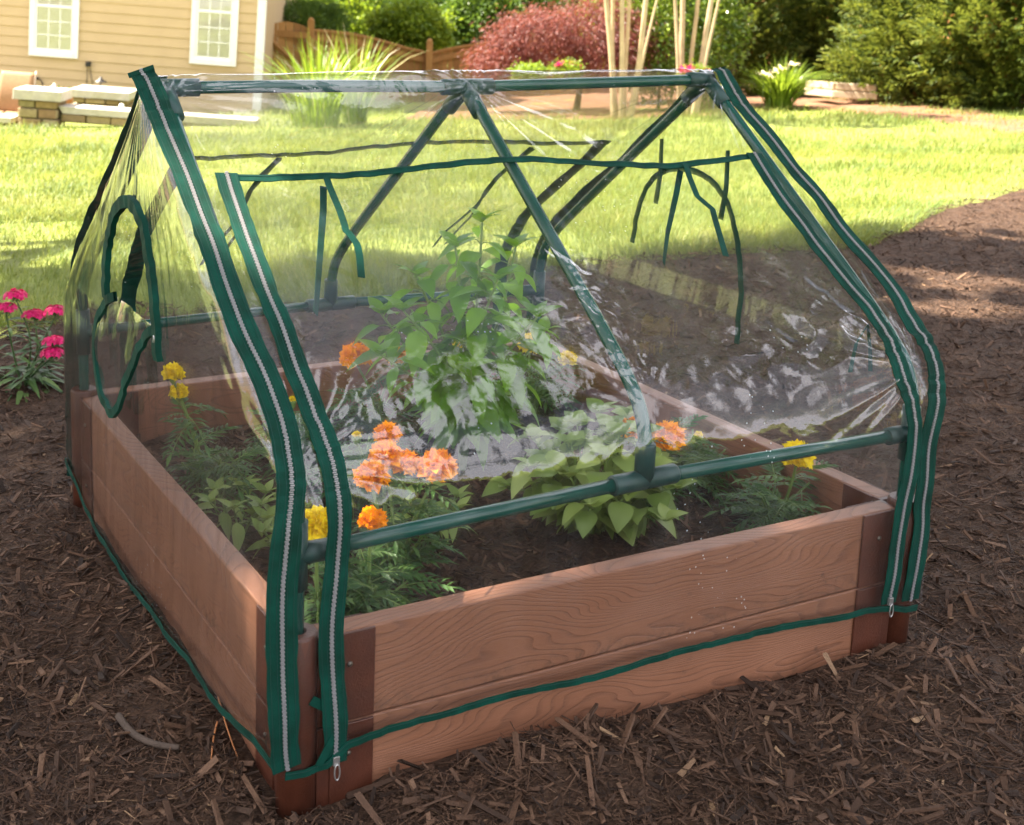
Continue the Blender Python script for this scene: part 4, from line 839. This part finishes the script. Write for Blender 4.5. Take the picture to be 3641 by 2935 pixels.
# =================================================================== FENCE
def fence_panel(name, d, pxs, tops, label, post_px, drop=1.35, gate=False):
    """boards under a top edge that follows the traced curve, on posts"""
    pts_ = np.array([at(x, y, dd_) for x, y, dd_ in zip(pxs, tops, np.linspace(d[0], d[1], len(pxs)))]); o = thing(name, pts_[len(pts_) // 2] - [0, 0, drop], label, 'gate' if gate else 'fence')
    c = interp(pts_, 200, False); Ln = np.linalg.norm(np.diff(c[:, :2], axis=0), axis=1).sum(); k = max(3, int(Ln / .14)); mb = MB(); idx = np.linspace(0, 199, k + 1)
    for i in range(k):
        a, b = c[int(idx[i])], c[int(idx[i + 1])]; e = (b - a) * .03; zb = min(a[2], b[2]) - drop; bk = FH * .022
        v = [a + e, b - e, [b[0] - e[0], b[1] - e[1], zb], [a[0] + e[0], a[1] + e[1], zb]]; v = np.array(v); mb.add(np.concatenate([v, v + bk]), [[0, 1, 2, 3], [7, 6, 5, 4], [0, 4, 5, 1], [1, 5, 6, 2], [3, 2, 6, 7], [0, 3, 7, 4]])
    mb.build('board_panel', M['cedar'], o)
    def rail(off, hh):
        q = c[::8] - [0, 0, off]; mb = MB(); s = FH * -.045; up = np.array([0, 0, hh]); mb.grid(np.stack([q, q + s, q + s - up, q - up], 1) - FH * .004, wrap=True); mb.build('rail', M['cedar'], o)
    if not gate: rail(-.03, .05); rail(.10, .10)
    for (x, y, dd_) in post_px:
        t_ = at(x, y, dd_) - FH * .075; mb = MB(); mb.box(t_ - [0, 0, .9], (.125, .10, 1.72), np.array([RH, FH, [0, 0, 1]])); mb.lathe([(.075, -.045), (.078, -.02), (.055, .01), (0, .035)], t_, 4, np.array([unit(RH + FH), unit(FH - RH), [0, 0, 1]])); mb.build('post', M['cedar'], o, bevel=.008)
    return o, c
gt, c = fence_panel('garden_gate', (24, 24.3), [552, 575, 600, 625, 650], [58, 49, 45, 49, 60], 'arched cedar gate with a diagonal brace beside the house corner', [(655, 40, 24.3)], 1.3, True)
a, b = at(553, 66, 24) - FH * .03, at(650, 70, 24.3) - FH * .03; mb = MB(); mb.box((a + b) / 2 - [0, 0, .03], (np.linalg.norm(b - a), .04, .11), RB); mb.build('cross_rail', M['cedar'], gt)
a, b = at(558, 74, 24) - FH * .035, at(648, 160, 24.3) - FH * .035; mb = MB(); mb.tube([a, b], .055, 4); mb.build('brace', M['cedar'], gt)
fence_panel('fence', (24.4, 25.6), [662, 700, 740, 780, 820, 860, 900], [64, 67, 72, 80, 91, 103, 111], 'cedar fence panel with a dipping top, between gate and pale post', [(904, 84, 25.5)])
fence_panel('fence', (25.7, 27.5), [910, 940, 980, 1020, 1080, 1150, 1230, 1300], [112, 104, 97, 92, 88, 88, 92, 100], 'cedar fence panel with an arched top behind the red maple', [(1310, 80, 27.4)])

# =================================================================== TREES AND SHRUBS
def crown(blobs, nclump, per, L, W, sig, up=.3, out=.8, shell=.55, seg=1, zlo=None):
    """leaf clumps spread through ellipsoids; returns leaf arrays"""
    w = np.array([b[1][0] * b[1][1] * b[1][2] for b in blobs]) ** .67; cnt = (nclump * w / w.sum()).astype(int); P, D = [], []
    for (c, r), k in zip(blobs, cnt):
        d = rdir(k); rr = shell + (1 - shell) * rng.random(k) ** .6; q = np.asarray(c) + d * rr[:, None] * np.asarray(r) * (1 + .18 * vn(d * 2.2 + c[0], 3))[:, None]
        if zlo is not None: q = q[q[:, 2] > zlo]; 
        d = unit(q - np.asarray(c)); k = len(q); n = rng.poisson(per, k); ix = np.repeat(np.arange(k), n); o = rng.normal(0, 1, (len(ix), 3)) * sig
        P.append(q[ix] + o); D.append(d[ix] * out + rdir(len(ix)) + [0, 0, up])
    P = np.concatenate(P); D = np.concatenate(D); n = len(P); N = unit(rdir(n) * .8 + [0, 0, 1.]); return P, D, N, L * rng.uniform(.6, 1.3, n), W * rng.uniform(.6, 1.3, n)
def trunk(mb, base, h, r, nl=6, spread=.5, lean=(0, 0)):
    t_ = np.linspace(0, 1, 12); p = base + np.stack([lean[0] * t_ + .06 * h * .2 * np.sin(t_ * 5), lean[1] * t_ + .05 * h * .2 * np.sin(t_ * 4 + 1), h * t_], -1); mb.tube(p, r * (1 - .75 * t_) * (1 + .35 * np.exp(-t_ * 14)), 9)
    for k in range(nl):
        i = int((.3 + .65 * k / nl) * 11); a = k * 2.4 + rng.random(); e = p[i] + np.array([math.cos(a), math.sin(a), rng.uniform(.15, .7)]) * h * spread * (1 - .5 * k / nl); mb.tube(interp([p[i], (p[i] + e) / 2 + [0, 0, h * .03], e], 8), np.linspace(r * .4, r * .08, 8), 6)
def tree(name, base, h, blobs, mat, label, cat='tree', r=.12, group=None, n=260, per=26, L=.11, W=.07, sig=.16, bark='bark', nl=7, spread=.4, crown_name='crown', lean=(0, 0), **k):
    base = np.asarray(base, float); o = thing(name, base, label, cat, group); mb = MB(); trunk(mb, base - [0, 0, .1], h, r, nl, spread, lean); mb.build('trunk', M[bark], o, smooth=True); mb = MB(); leaves(mb, *crown(blobs, n, per, L, W, sig, **k)); mb.build(crown_name, M[mat], o); return o
# far woodland that reads as one mass
mb = MB(); P_ = []
n = 30000; la_ = rng.uniform(-32, 42, n); d_ = rng.uniform(46, 58, n) ; z_ = rng.uniform(-4, 9, n); p = CAM[:2] + d_[:, None] * FH[:2] + la_[:, None] * RH[:2]
z_ = z_ + 2 * vn(n3(la_ * .25, 0, 0.), 3); keep = fbm(n3(la_ * .5, z_ * .6, d_ * .3), 2, 5) > -.35
P_ = np.stack([p[:, 0], p[:, 1], z_], -1)[keep]; n = len(P_); leaves(mb, P_, rdir(n) + [0, 0, .3], rdir(n) + [0, 0, .6], rng.uniform(.35, .7, n), rng.uniform(.25, .45, n)); tag(mb.build('far_woodland', M['leaf_f']), 'woods closing the view beyond the fence', 'woods', kind='stuff')
# trees beyond the fence
for px, d, hh, rr, mat, lab in ((610, 39, 6, 2.2, 'leaf_a', 'bright green leafy tree beyond the gate'), (740, 37, 6, 2.0, 'leaf_a', 'bright green tree with a mottled trunk beyond the dipping fence'), (860, 40, 6.5, 2.3, 'leaf_a', 'yellow green tree beyond the pale fence post'), (985, 37, 6.5, 1.8, 'leaf_b', 'deep green tree with a dark trunk left of the red maple'), (1120, 41, 7, 2.6, 'leaf_b', 'dark green tree beyond the fence, straight behind the red maple')):
    b = at(px, 20, d); b[2] = float(G(b)) - .3; tree('leafy_tree', b, hh, [(b + [0, 0, 1.7], (rr * 1.1, rr * .8, 1.0)), (b - RH * 1.2 - FH * .6 + [0, 0, 2.3], (rr * .7, rr * .6, .8)), (b + RH * 1.2 + FH * 2.0 + [0, 0, 3.6], (rr * .9, rr * .7, 1.0))], mat, lab, 'tree', .14, 'trees beyond the fence', 460, 28, .17, .12, .20, nl=8)
def shrub(name, c, r, mat, label, n=200, per=26, L=.08, W=.045, sig=.08, cat='shrub', group=None, zdown=None, **k):
    c = np.asarray(c, float); base = c - [0, 0, r[2]]; o = thing(name, base, label, cat, group); mb = MB()
    for q in range(5):
        e = c + rdir(1)[0] * np.asarray(r) * .6; mb.tube(interp([base - [0, 0, .2], (base + c) / 2, e], 8), np.linspace(.03, .008, 8), 6)
    mb.build('stem', M['bark'], o, smooth=True); mb = MB(); leaves(mb, *crown([(c, r)], n, per, L, W, sig, **k)); mb.build('foliage', M[mat], o); return o
shrub('juniper', at(640, 48, 26.5), (.95, .6, .42), 'leaf_b', 'dense green juniper showing above the arched gate', 420, 40, .07, .02, .07, up=.6)
shrub('viburnum', at(860, 62, 27.5), (.9, .7, .5), 'leaf_a', 'pale green spreading bush rising over the dipping fence', 260, 30, .11, .08, .11)
shrub('laurel', at(1020, 45, 28.5), (.8, .7, .7), 'leaf_b', 'dark green bush over the fence, right of the pale post', 240, 30, .11, .07, .11)
# red maple
mbase = at(1215, 172, 20.5); mbase[2] = float(G(mbase)); mo = thing('japanese_maple', mbase, 'weeping red leaf maple with a wide domed crown in front of the fence', 'tree')
mb = MB(); trunk(mb, mbase - [0, 0, .1], 1.35, .06, 9, .75, (.1, 0)); mb.build('trunk', M['bark'], mo, smooth=True)
cpt = lambda x, y, d: at(x, y, d); bl = [(cpt(1190, 75, 20.5), (1.15, .9, .46)), (cpt(1260, 55, 20.3), (.75, .8, .40)), (cpt(1120, 90, 20.2), (.70, .7, .36)), (cpt(1070, 122, 20.0), (.50, .5, .24)), (cpt(1045, 145, 19.8), (.42, .45, .16)), (cpt(1340, 90, 20.6), (.55, .6, .42)), (cpt(1290, 135, 19.9), (.35, .4, .2))]
P, D, N, L_, W_ = crown(bl, 760, 30, .10, .017, .105, up=-.35, out=.9, shell=.7); mb = MB(); leaves(mb, P, D * [1, 1, .6] - [0, 0, .35], N, L_, W_, curl=.5); mb.build('crown', M['leaf_r'], mo)
# crepe myrtles
def crepe(stems, d, label):
    b = at(stems[0][0][0], 178, d); b[2] = float(G(b)); o = thing('crepe_myrtle', b, label, 'tree', 'crepe myrtles')
    for (x0, x1, y1, dd_, r) in [(s[0][0], s[1][0], s[1][1], s[2], s[3]) for s in stems]:
        p0 = at(x0, 178, d + dd_); p0[2] = float(G(p0)) - .05; p1 = at(x1, y1, d + dd_); p2 = p1 + (p1 - p0) * 1.0 + RH * rng.uniform(-.1, .1); mb = MB(); mb.tube(interp([p0, (p0 + p1) / 2 + RH * rng.uniform(-.05, .05), p1, p2], 22), np.linspace(r, r * .55, 22), 10); mb.build('trunk', M['crepe'], o, smooth=True)
    c = at(stems[len(stems) // 2][1][0], 0, d) + [0, 0, 2.4]; mb = MB(); leaves(mb, *crown([(c, (.9, .9, .8))], 120, 20, .08, .05, .12)); mb.build('crown', M['leaf_a'], o)
crepe([((1296,), (1275, 0), 0, .046), ((1303,), (1290, 0), .15, .032), ((1310,), (1308, 0), -.05, .040), ((1318,), (1326, 0), .1, .034), ((1326,), (1358, 0), -.08, .044), ((1333,), (1374, 30), .15, .022)], 18.0, 'multi stemmed tan crepe myrtle in front of the red maple')
crepe([((1434,), (1420, 0), 0, .032), ((1442,), (1438, 0), .1, .046), ((1452,), (1470, 0), .05, .036), ((1462,), (1496, 0), -.1, .044), ((1470,), (1508, 20), .12, .026)], 18.8, 'multi stemmed tan crepe myrtle standing against the hedge')
# glossy evergreens between them
for px, py, d, r, lab, mt_ in ((1395, 55, 20.5, (.75, .7, 1.1), 'glossy camellia between the two crepe myrtles', 'leaf_c'), (1475, 60, 21.5, (.7, .7, 1.1), 'glossy camellia behind the crepe myrtle that stands by the hedge', 'leaf_c'), (1330, 20, 23, (.9, .8, 1.0), 'bright leaved camellia just right of the red maple crown', 'leaf_a')):
    shrub('camellia', at(px, py, d), r, mt_, lab, 300, 26, .085, .05, .09, group='camellias')
for px, py, d, r, mt_, lab in ((1190, 150, 19.2, (.22, .2, .09), 'pinkfl', 'low azalea with bright pink flowers under the red maple'), (1462, 160, 18.4, (.2, .2, .10), 'pinkfl', 'low azalea with pale pink flowers below the second crepe myrtle')):
    c = at(px, py, d); o = shrub('azalea', c, r, 'leaf_a', lab, 60, 20, .05, .03, .05, group='azaleas'); 
    for k in range(9):
        q = c + rdir(1)[0] * np.asarray(r) * .9; q[2] = c[2] + r[2] * rng.uniform(.2, 1.) ; n = 40; mb = MB(); leaves(mb, q + rng.normal(0, .022, (n, 3)), rdir(n) + [0, 0, .6], rdir(n), .05, .045); mb.build('flower_cluster', M[mt_], o)
shrub('yellow_spirea', at(1112, 154, 19.0), (.25, .2, .08), 'leaf_y', 'low yellow green shrub at the foot of the red maple', 60, 22, .05, .03, .05)
# cypress hedge
def cypress(px, py, d, rad_, h, label, nsp):
    b = at(px, py, d); b[2] = float(G(b)) - .05; o = thing('cypress', b, label, 'cypress', 'cypress hedge trees'); mb = MB(); trunk(mb, b, h * .95, .13, 10, .22); mb.build('trunk', M['bark'], o, smooth=True)
    z = np.where(rng.random(nsp) < .72, rng.uniform(.10, 2.5, nsp), rng.uniform(2.5, h, nsp)); R_z = rad_ * np.clip(1.02 - z / h, .05, 1) ** .7 * np.clip(.62 + z * .35, 0, 1); a = rng.uniform(0, 2 * np.pi, nsp)
    lump = 1 + .42 * vn(n3(np.cos(a) * 2.2, np.sin(a) * 2.2, z * 1.6 + px), 5) + .12 * vn(n3(np.cos(a) * 6, np.sin(a) * 6, z * 4.), 6); rr = R_z * lump * (1 - .55 * rng.random(nsp) ** 2.0); keep_ = vn(n3(np.cos(a) * 5 + px, np.sin(a) * 5, z * 3.2), 8) > -.42; rr, z, a, R_z = rr[keep_], z[keep_], a[keep_], R_z[keep_]; nsp = len(z)
    out = np.stack([np.cos(a), np.sin(a), 0 * a], -1); P = b + out * rr[:, None]; P[:, 2] += z; ax = unit(out * 1.0 + np.array([0, 0, 1]) * rng.uniform(-.15, .9, nsp)[:, None] + .4 * rdir(nsp)); sd = unit(np.cross(ax, rdir(nsp) + [0, 0, .8])); nm = np.cross(sd, ax); sl_ = rng.uniform(.20, .46, nsp)
    mb = MB(); k = 9
    for j in range(k):
        f = (j + .5) / k; s = 1 if j % 2 else -1; q = P + ax * (sl_ * f)[:, None]; leaves(mb, q, ax * .8 + sd * s * (.75 - .3 * f) + .15 * rdir(nsp), nm, sl_ * .42 * (1.15 - .7 * f), sl_ * .10, 1, .1, .5)
    leaves(mb, P + ax * (sl_ * .8)[:, None], ax, nm, sl_ * .35, sl_ * .09, 1)
    mb.build('crown', M['leaf_d'], o)
    n = nsp // 14; i = rng.choice(nsp, n, False); i = i[(z[i] < 2.2)]; q = b + out[i] * (rr[i] * .93)[:, None]; q[:, 2] += z[i]; q = np.repeat(q, 5, 0) + rng.normal(0, .05, (len(i) * 5, 3)); mb = MB(); leaves(mb, q, rdir(len(q)), rdir(len(q)), .09, .03); mb.build('dead_sprays', M['leaf_dead'], o)
for a in ((1545, 195, 25.0, 1.25, 5.5, 'slim olive green cypress beside the second crepe myrtle', 4200), (1690, 183, 26.5, 1.6, 6, 'cypress right behind the flowering daylily clump', 5200), (1850, 198, 24.5, 1.7, 6.5, 'wide cypress overhanging the end of the timber edging', 6000), (1990, 225, 21.5, 1.8, 6.5, 'feathery green cypress right of the timber edging', 7000), (2160, 245, 20.0, 1.8, 6.5, 'bright green cypress at the right edge of the photo', 7000)): cypress(*a)
# strap leaved clumps
def straps(name, b, n, hgt, spread, wd, label, cat, pale=0, flowers=0, group=None, lean0=0.):
    b = np.asarray(b, float); o = thing(name, b, label, cat, group)
    def batch(n, mat, nm):
        mb = MB(); a = rng.uniform(0, 2 * np.pi, n); r0 = rng.uniform(0, spread * .35, n); ln = rng.uniform(.05, 1.15 if flowers else .8, n); L = hgt * rng.uniform(.6, 1.12, n); out = np.stack([np.cos(a), np.sin(a), 0 * a], -1); P = b + out * r0[:, None]; sd = unit(np.stack([-np.sin(a), np.cos(a), 0 * a], -1) + .5 * rdir(n)); rows = []
        for t_ in np.linspace(0, 1, 6): 
            c = P + out * (L * ln * (t_ * .35 + t_ ** 2.2 * .6))[:, None] + np.array([0, 0, 1]) * (L * (t_ - .38 * ln * t_ ** 2.6))[:, None]; w_ = wd * (1 - t_ ** 3) * rng.uniform(.95, 1.05) + .001; rows.append(np.stack([c - sd * w_ / 2, c + sd * w_ / 2], 1))
        v = np.stack(rows, 1); q = np.array([[2 * k, 2 * k + 1, 2 * k + 3, 2 * k + 2] for k in range(5)]); mb.add(v.reshape(-1, 3), (np.arange(n)[:, None, None] * 12 + q[None]).reshape(-1, 4)); mb.build(nm, mat, o)
    batch(n, M['leaf_y'], 'leaf_blades')
    if pale: batch(pale, M['leaf_p'], 'dry_blades')
    for k in range(flowers):
        c = b + RH * [-.33, -.22, -.05, .12, -.12][k] - FH * rng.uniform(.1, .3) + np.array([0, 0, hgt * [.62, .56, .72, .80, .66][k]]); mb = MB(); a = np.arange(6) * 1.047; leaves(mb, np.repeat(c[None], 6, 0), np.stack([np.cos(a), np.sin(a), .85 + 0 * a], -1) + np.array([-.5, -.6, 0]) * rng.random(), np.repeat([[0, 0, 1.]], 6, 0), .13, .075, 3, .1, .5); fl = mb.build('flower', M['creamfl'], o); mb = MB(); mb.tube([c - [0, 0, hgt * .6], c], .006, 5); mb.build('flower_stalk', M['stem'], fl)
b = at(668, 262, 16.8); b[2] = float(G(b)); straps('iris_clump', b, 230, 1.2, 1.0, .026, 'big clump of yellow green iris blades standing in front of the fence', 'iris', 26)
b = at(748, 256, 17.4); b[2] = float(G(b)); straps('iris_clump', b, 110, 1.3, .45, .026, 'tall upright iris clump with bleached blades at its right side', 'iris', 14)
b = at(1640, 219, 20.6); b[2] = float(G(b)); straps('daylily', b, 340, .86, .6, .028, 'arching daylily clump with cream flowers on the bark border', 'daylily', 0, 5)
# timber edging with two clay hoops
eg = thing('timber_edging', at(1770, 214, 22.0), 'low corner of two stacked pale timbers on the bark border', 'edging')
for k in range(2):
    z = .02 + .125 * k; a0, a1, a2 = at(1700, 202, 22.4), at(1758, 208, 21.4), at(1842, 213, 21.1)
    for p_, q_ in ((a0, a1), (a1, a2)):
        d = q_ - p_; L = np.linalg.norm(d); u = d / L; nn = unit(np.cross([0, 0, 1.], u)); mb = MB(); mb.box((p_ + q_) / 2 + [0, 0, z + .06 + .003 * k], (L - .004 if k else L + .05, .14, .115), np.array([u, nn, np.cross(u, nn)])); mb.build('timber', M['timber'], eg, bevel=.012)
for x, y, d, r, lab in ((1737, 181, 21.8, .085, 'flat reddish clay hoop on the timber edging, nearer the daylily'), (1785, 189, 21.4, .05, 'narrow reddish clay hoop on the timber edging, nearer the cypress')):
    c = at(x, y + 3, d) - [0, 0, .02]; a = np.linspace(0, np.pi, 14); mb = MB(); mb.tube(c + RH * (r * np.cos(a))[:, None] * .9 + np.array([0, 0, 1]) * (.10 * np.sin(a) ** .6)[:, None], .02, 7); tag(mb.build('edging_hoop', M['brick'], smooth=True, origin=c), lab, 'garden hoop', 'clay hoops')
# loose sticks on the mulch
def stick(name, px, r, mat, label, cat, flat=.5, group=None):
    p = np.array([onground(*q) for q in px]); p[:, 2] = G(p) + mound(p[:, 0], p[:, 1]) + r * .6 + .006; mb = MB(); mb.tube(interp(p, 24), r * np.linspace(1, .7, 24), 7); tag(mb.build(name, mat, smooth=True, origin=p[0]), label, cat, group)
M['stick'] = simple('grey_stick', (.07, .05, .038), .8, .3, 40, .3, .5, 200); M['needle'] = simple('dry_needle', (.42, .17, .06), .6, .2)
stick('bark_strip', [(250, 1556), (275, 1590), (310, 1615), (345, 1628), (378, 1632)], .0065, M['stick'], 'long curved grey bark strip on the mulch at lower left', 'bark strip')
stick('pine_needle', [(459, 1525), (470, 1565), (485, 1605), (500, 1640)], .0016, M['needle'], 'curved orange pine needle close to the front left corner stake', 'pine needle', group='pine needles')
stick('pine_needle', [(457, 1575), (448, 1610), (444, 1660)], .0016, M['needle'], 'short straight orange pine needle left of the curved one', 'pine needle', group='pine needles')
stick('twig', [(1540, 1440), (1565, 1415), (1590, 1395), (1612, 1372)], .003, M['stick'], 'thin brown twig leaning toward the front board near its right end', 'twig')
# unseen tree, its crown leaves laid out to shade the bed and path
shb = CAM + FH * 5.4 - RH * 7.2; shb[2] = float(G(shb)); so2 = thing('shade_tree', shb, 'unseen tall broadleaf tree left of the frame, crown laid out to shade the bed', 'tree')
# unseen tree added right of the path, crown blobs set for the vinyl's reflections
tb = np.array([7.6, -.4, 0.]); tb[2] = float(G(tb)); so3 = thing('tall_tree', tb, 'unseen tall broadleaf tree right of the path, added for its reflection in the sloping vinyl', 'tree')
mb = MB(); trunk(mb, tb - [0, 0, .1], 9.5, .24, 12, .42, (-1.0, .4)); mb.build('trunk', M['bark'], so3, smooth=True)
bl = []
for dx, el, dist, rr in ((0, 38, 8, 1.5), (12, 44, 8.5, 1.3), (-14, 42, 8, 1.4), (-4, 50, 8.5, 1.15), (16, 55, 8.5, .9), (-20, 54, 8, 1.2), (-32, 60, 8.5, .9), (30, 46, 8, 1.3)):
    a = rad(92 + dx); e = rad(el); bl.append((np.array([.6, .3, .8]) + np.array([math.sin(a) * math.cos(e), math.cos(a) * math.cos(e), math.sin(e)]) * dist, (rr, rr, rr * .8)))
mb = MB(); leaves(mb, *crown(bl, 700, 30, .15, .10, .17, shell=.2)); mb.build('crown', M['leaf_b'], so3)
mb = MB(); trunk(mb, shb - [0, 0, .1], 8.5, .26, 12, .5, (2.0, 1.0)); mb.build('trunk', M['bark'], so2, smooth=True)
def shade_leaves(n, hmin, hmax):
    d = rng.uniform(-1.5, 8.2, n); l = rng.uniform(-5.5, 6.5, n); 
    lim = np.interp(l, [-6, -3, -1.5, 0, 1.2, 2.4, 3.4, 6], [5.1, 5.2, 5.4, 5.8, 6.3, 6.9, 7.0, 6.6]) + .3 * vn(n3(l * 1.3, 3., 0.), 5)
    p = CAM[:2] + d[:, None] * FH[:2] + l[:, None] * RH[:2]; ok = d < lim
    cl = fbm(n3(p[:, 0] * 1.1, p[:, 1] * 1.1, 0.), 3, 31); ok &= (cl > -.8); p = p[ok]; n = len(p); h = rng.uniform(hmin, hmax, n)
    P = np.concatenate([p, np.zeros((n, 1))], -1) + S * (h / S[2])[:, None]; return P
P = shade_leaves(42000, 6.5, 10); n = len(P); mb = MB(); leaves(mb, P, rdir(n), rdir(n) * .5 + S, rng.uniform(.16, .28, n), rng.uniform(.11, .19, n)); mb.build('crown', M['leaf_b'], so2)
# =================================================================== LIGHT, CAMERA
sc = bpy.context.scene; CLOUD_OFF = (1.3, 0.7, 1.1)
w = bpy.data.worlds.new('World'); sc.world = w; w.use_nodes = True; nt = w.node_tree; nt.nodes.clear()
sky = nt.nodes.new('ShaderNodeTexSky'); sky.sky_type = 'NISHITA'; sky.sun_disc = False; sky.sun_elevation = sun_el; sky.sun_rotation = sun_az
bg = nt.nodes.new('ShaderNodeBackground'); bg.inputs[1].default_value = .058; wo = nt.nodes.new('ShaderNodeOutputWorld')
tn = nt.nodes.new('ShaderNodeMix'); tn.data_type = 'RGBA'; tn.blend_type = 'MULTIPLY'; tn.inputs[0].default_value = 1; tn.inputs[7].default_value = (1.35, 1.0, .72, 1)
nt.links.new(sky.outputs[0], tn.inputs[6])
tcw = nt.nodes.new('ShaderNodeTexCoord'); cn = nt.nodes.new('ShaderNodeTexNoise'); cn.inputs['Scale'].default_value = 3.2; cn.inputs['Detail'].default_value = 7; cn.inputs['Roughness'].default_value = .55; cn.inputs['Distortion'].default_value = .4; mpw = nt.nodes.new('ShaderNodeMapping'); nt.links.new(tcw.outputs['Generated'], mpw.inputs[0]); mpw.inputs[1].default_value = CLOUD_OFF; nt.links.new(mpw.outputs[0], cn.inputs['Vector'])
cr = nt.nodes.new('ShaderNodeValToRGB'); cr.color_ramp.elements[0].position = .49; cr.color_ramp.elements[1].position = .55; nt.links.new(cn.outputs['Fac'], cr.inputs[0])
cm = nt.nodes.new('ShaderNodeMix'); cm.data_type = 'RGBA'; cm.inputs[7].default_value = (11.5, 11.3, 12.2, 1); nt.links.new(cr.outputs[0], cm.inputs[0]); nt.links.new(tn.outputs[2], cm.inputs[6]); nt.links.new(cm.outputs[2], bg.inputs[0]); nt.links.new(bg.outputs[0], wo.inputs[0])
sl = bpy.data.lights.new('sun', 'SUN'); sl.energy = 5.0; sl.angle = rad(.53); sl.color = (1.0, .90, .74); so = bpy.data.objects.new('sun', sl); C.objects.link(so)
so.rotation_euler = Vector(S).to_track_quat('Z', 'Y').to_euler(); so.location = (0, 0, 30)
cd = bpy.data.cameras.new('camera'); co = bpy.data.objects.new('camera', cd); C.objects.link(co); sc.camera = co
from mathutils import Matrix
mt = Matrix([[RV[i], UV[i], -FV[i], CAM[i]] for i in range(3)] + [[0, 0, 0, 1]]); co.matrix_world = mt
cd.sensor_fit = 'HORIZONTAL'; cd.sensor_width = 36; cd.lens = FPX / 2154 * 36; cd.shift_x = (1077 - PX) / 2154; cd.shift_y = -(868 - PY) / 2154
cd.clip_start = .05; cd.clip_end = 2000; cd.dof.use_dof = True; cd.dof.focus_distance = 2.25; cd.dof.aperture_fstop = 9
sc.view_settings.view_transform = 'Standard'; sc.view_settings.look = 'None'; sc.view_settings.exposure = 2.76; sc.view_settings.gamma = 1
cy = sc.cycles; cy.max_bounces = 10; cy.transparent_max_bounces = 24; cy.use_denoising = True; cy.sample_clamp_indirect = 8
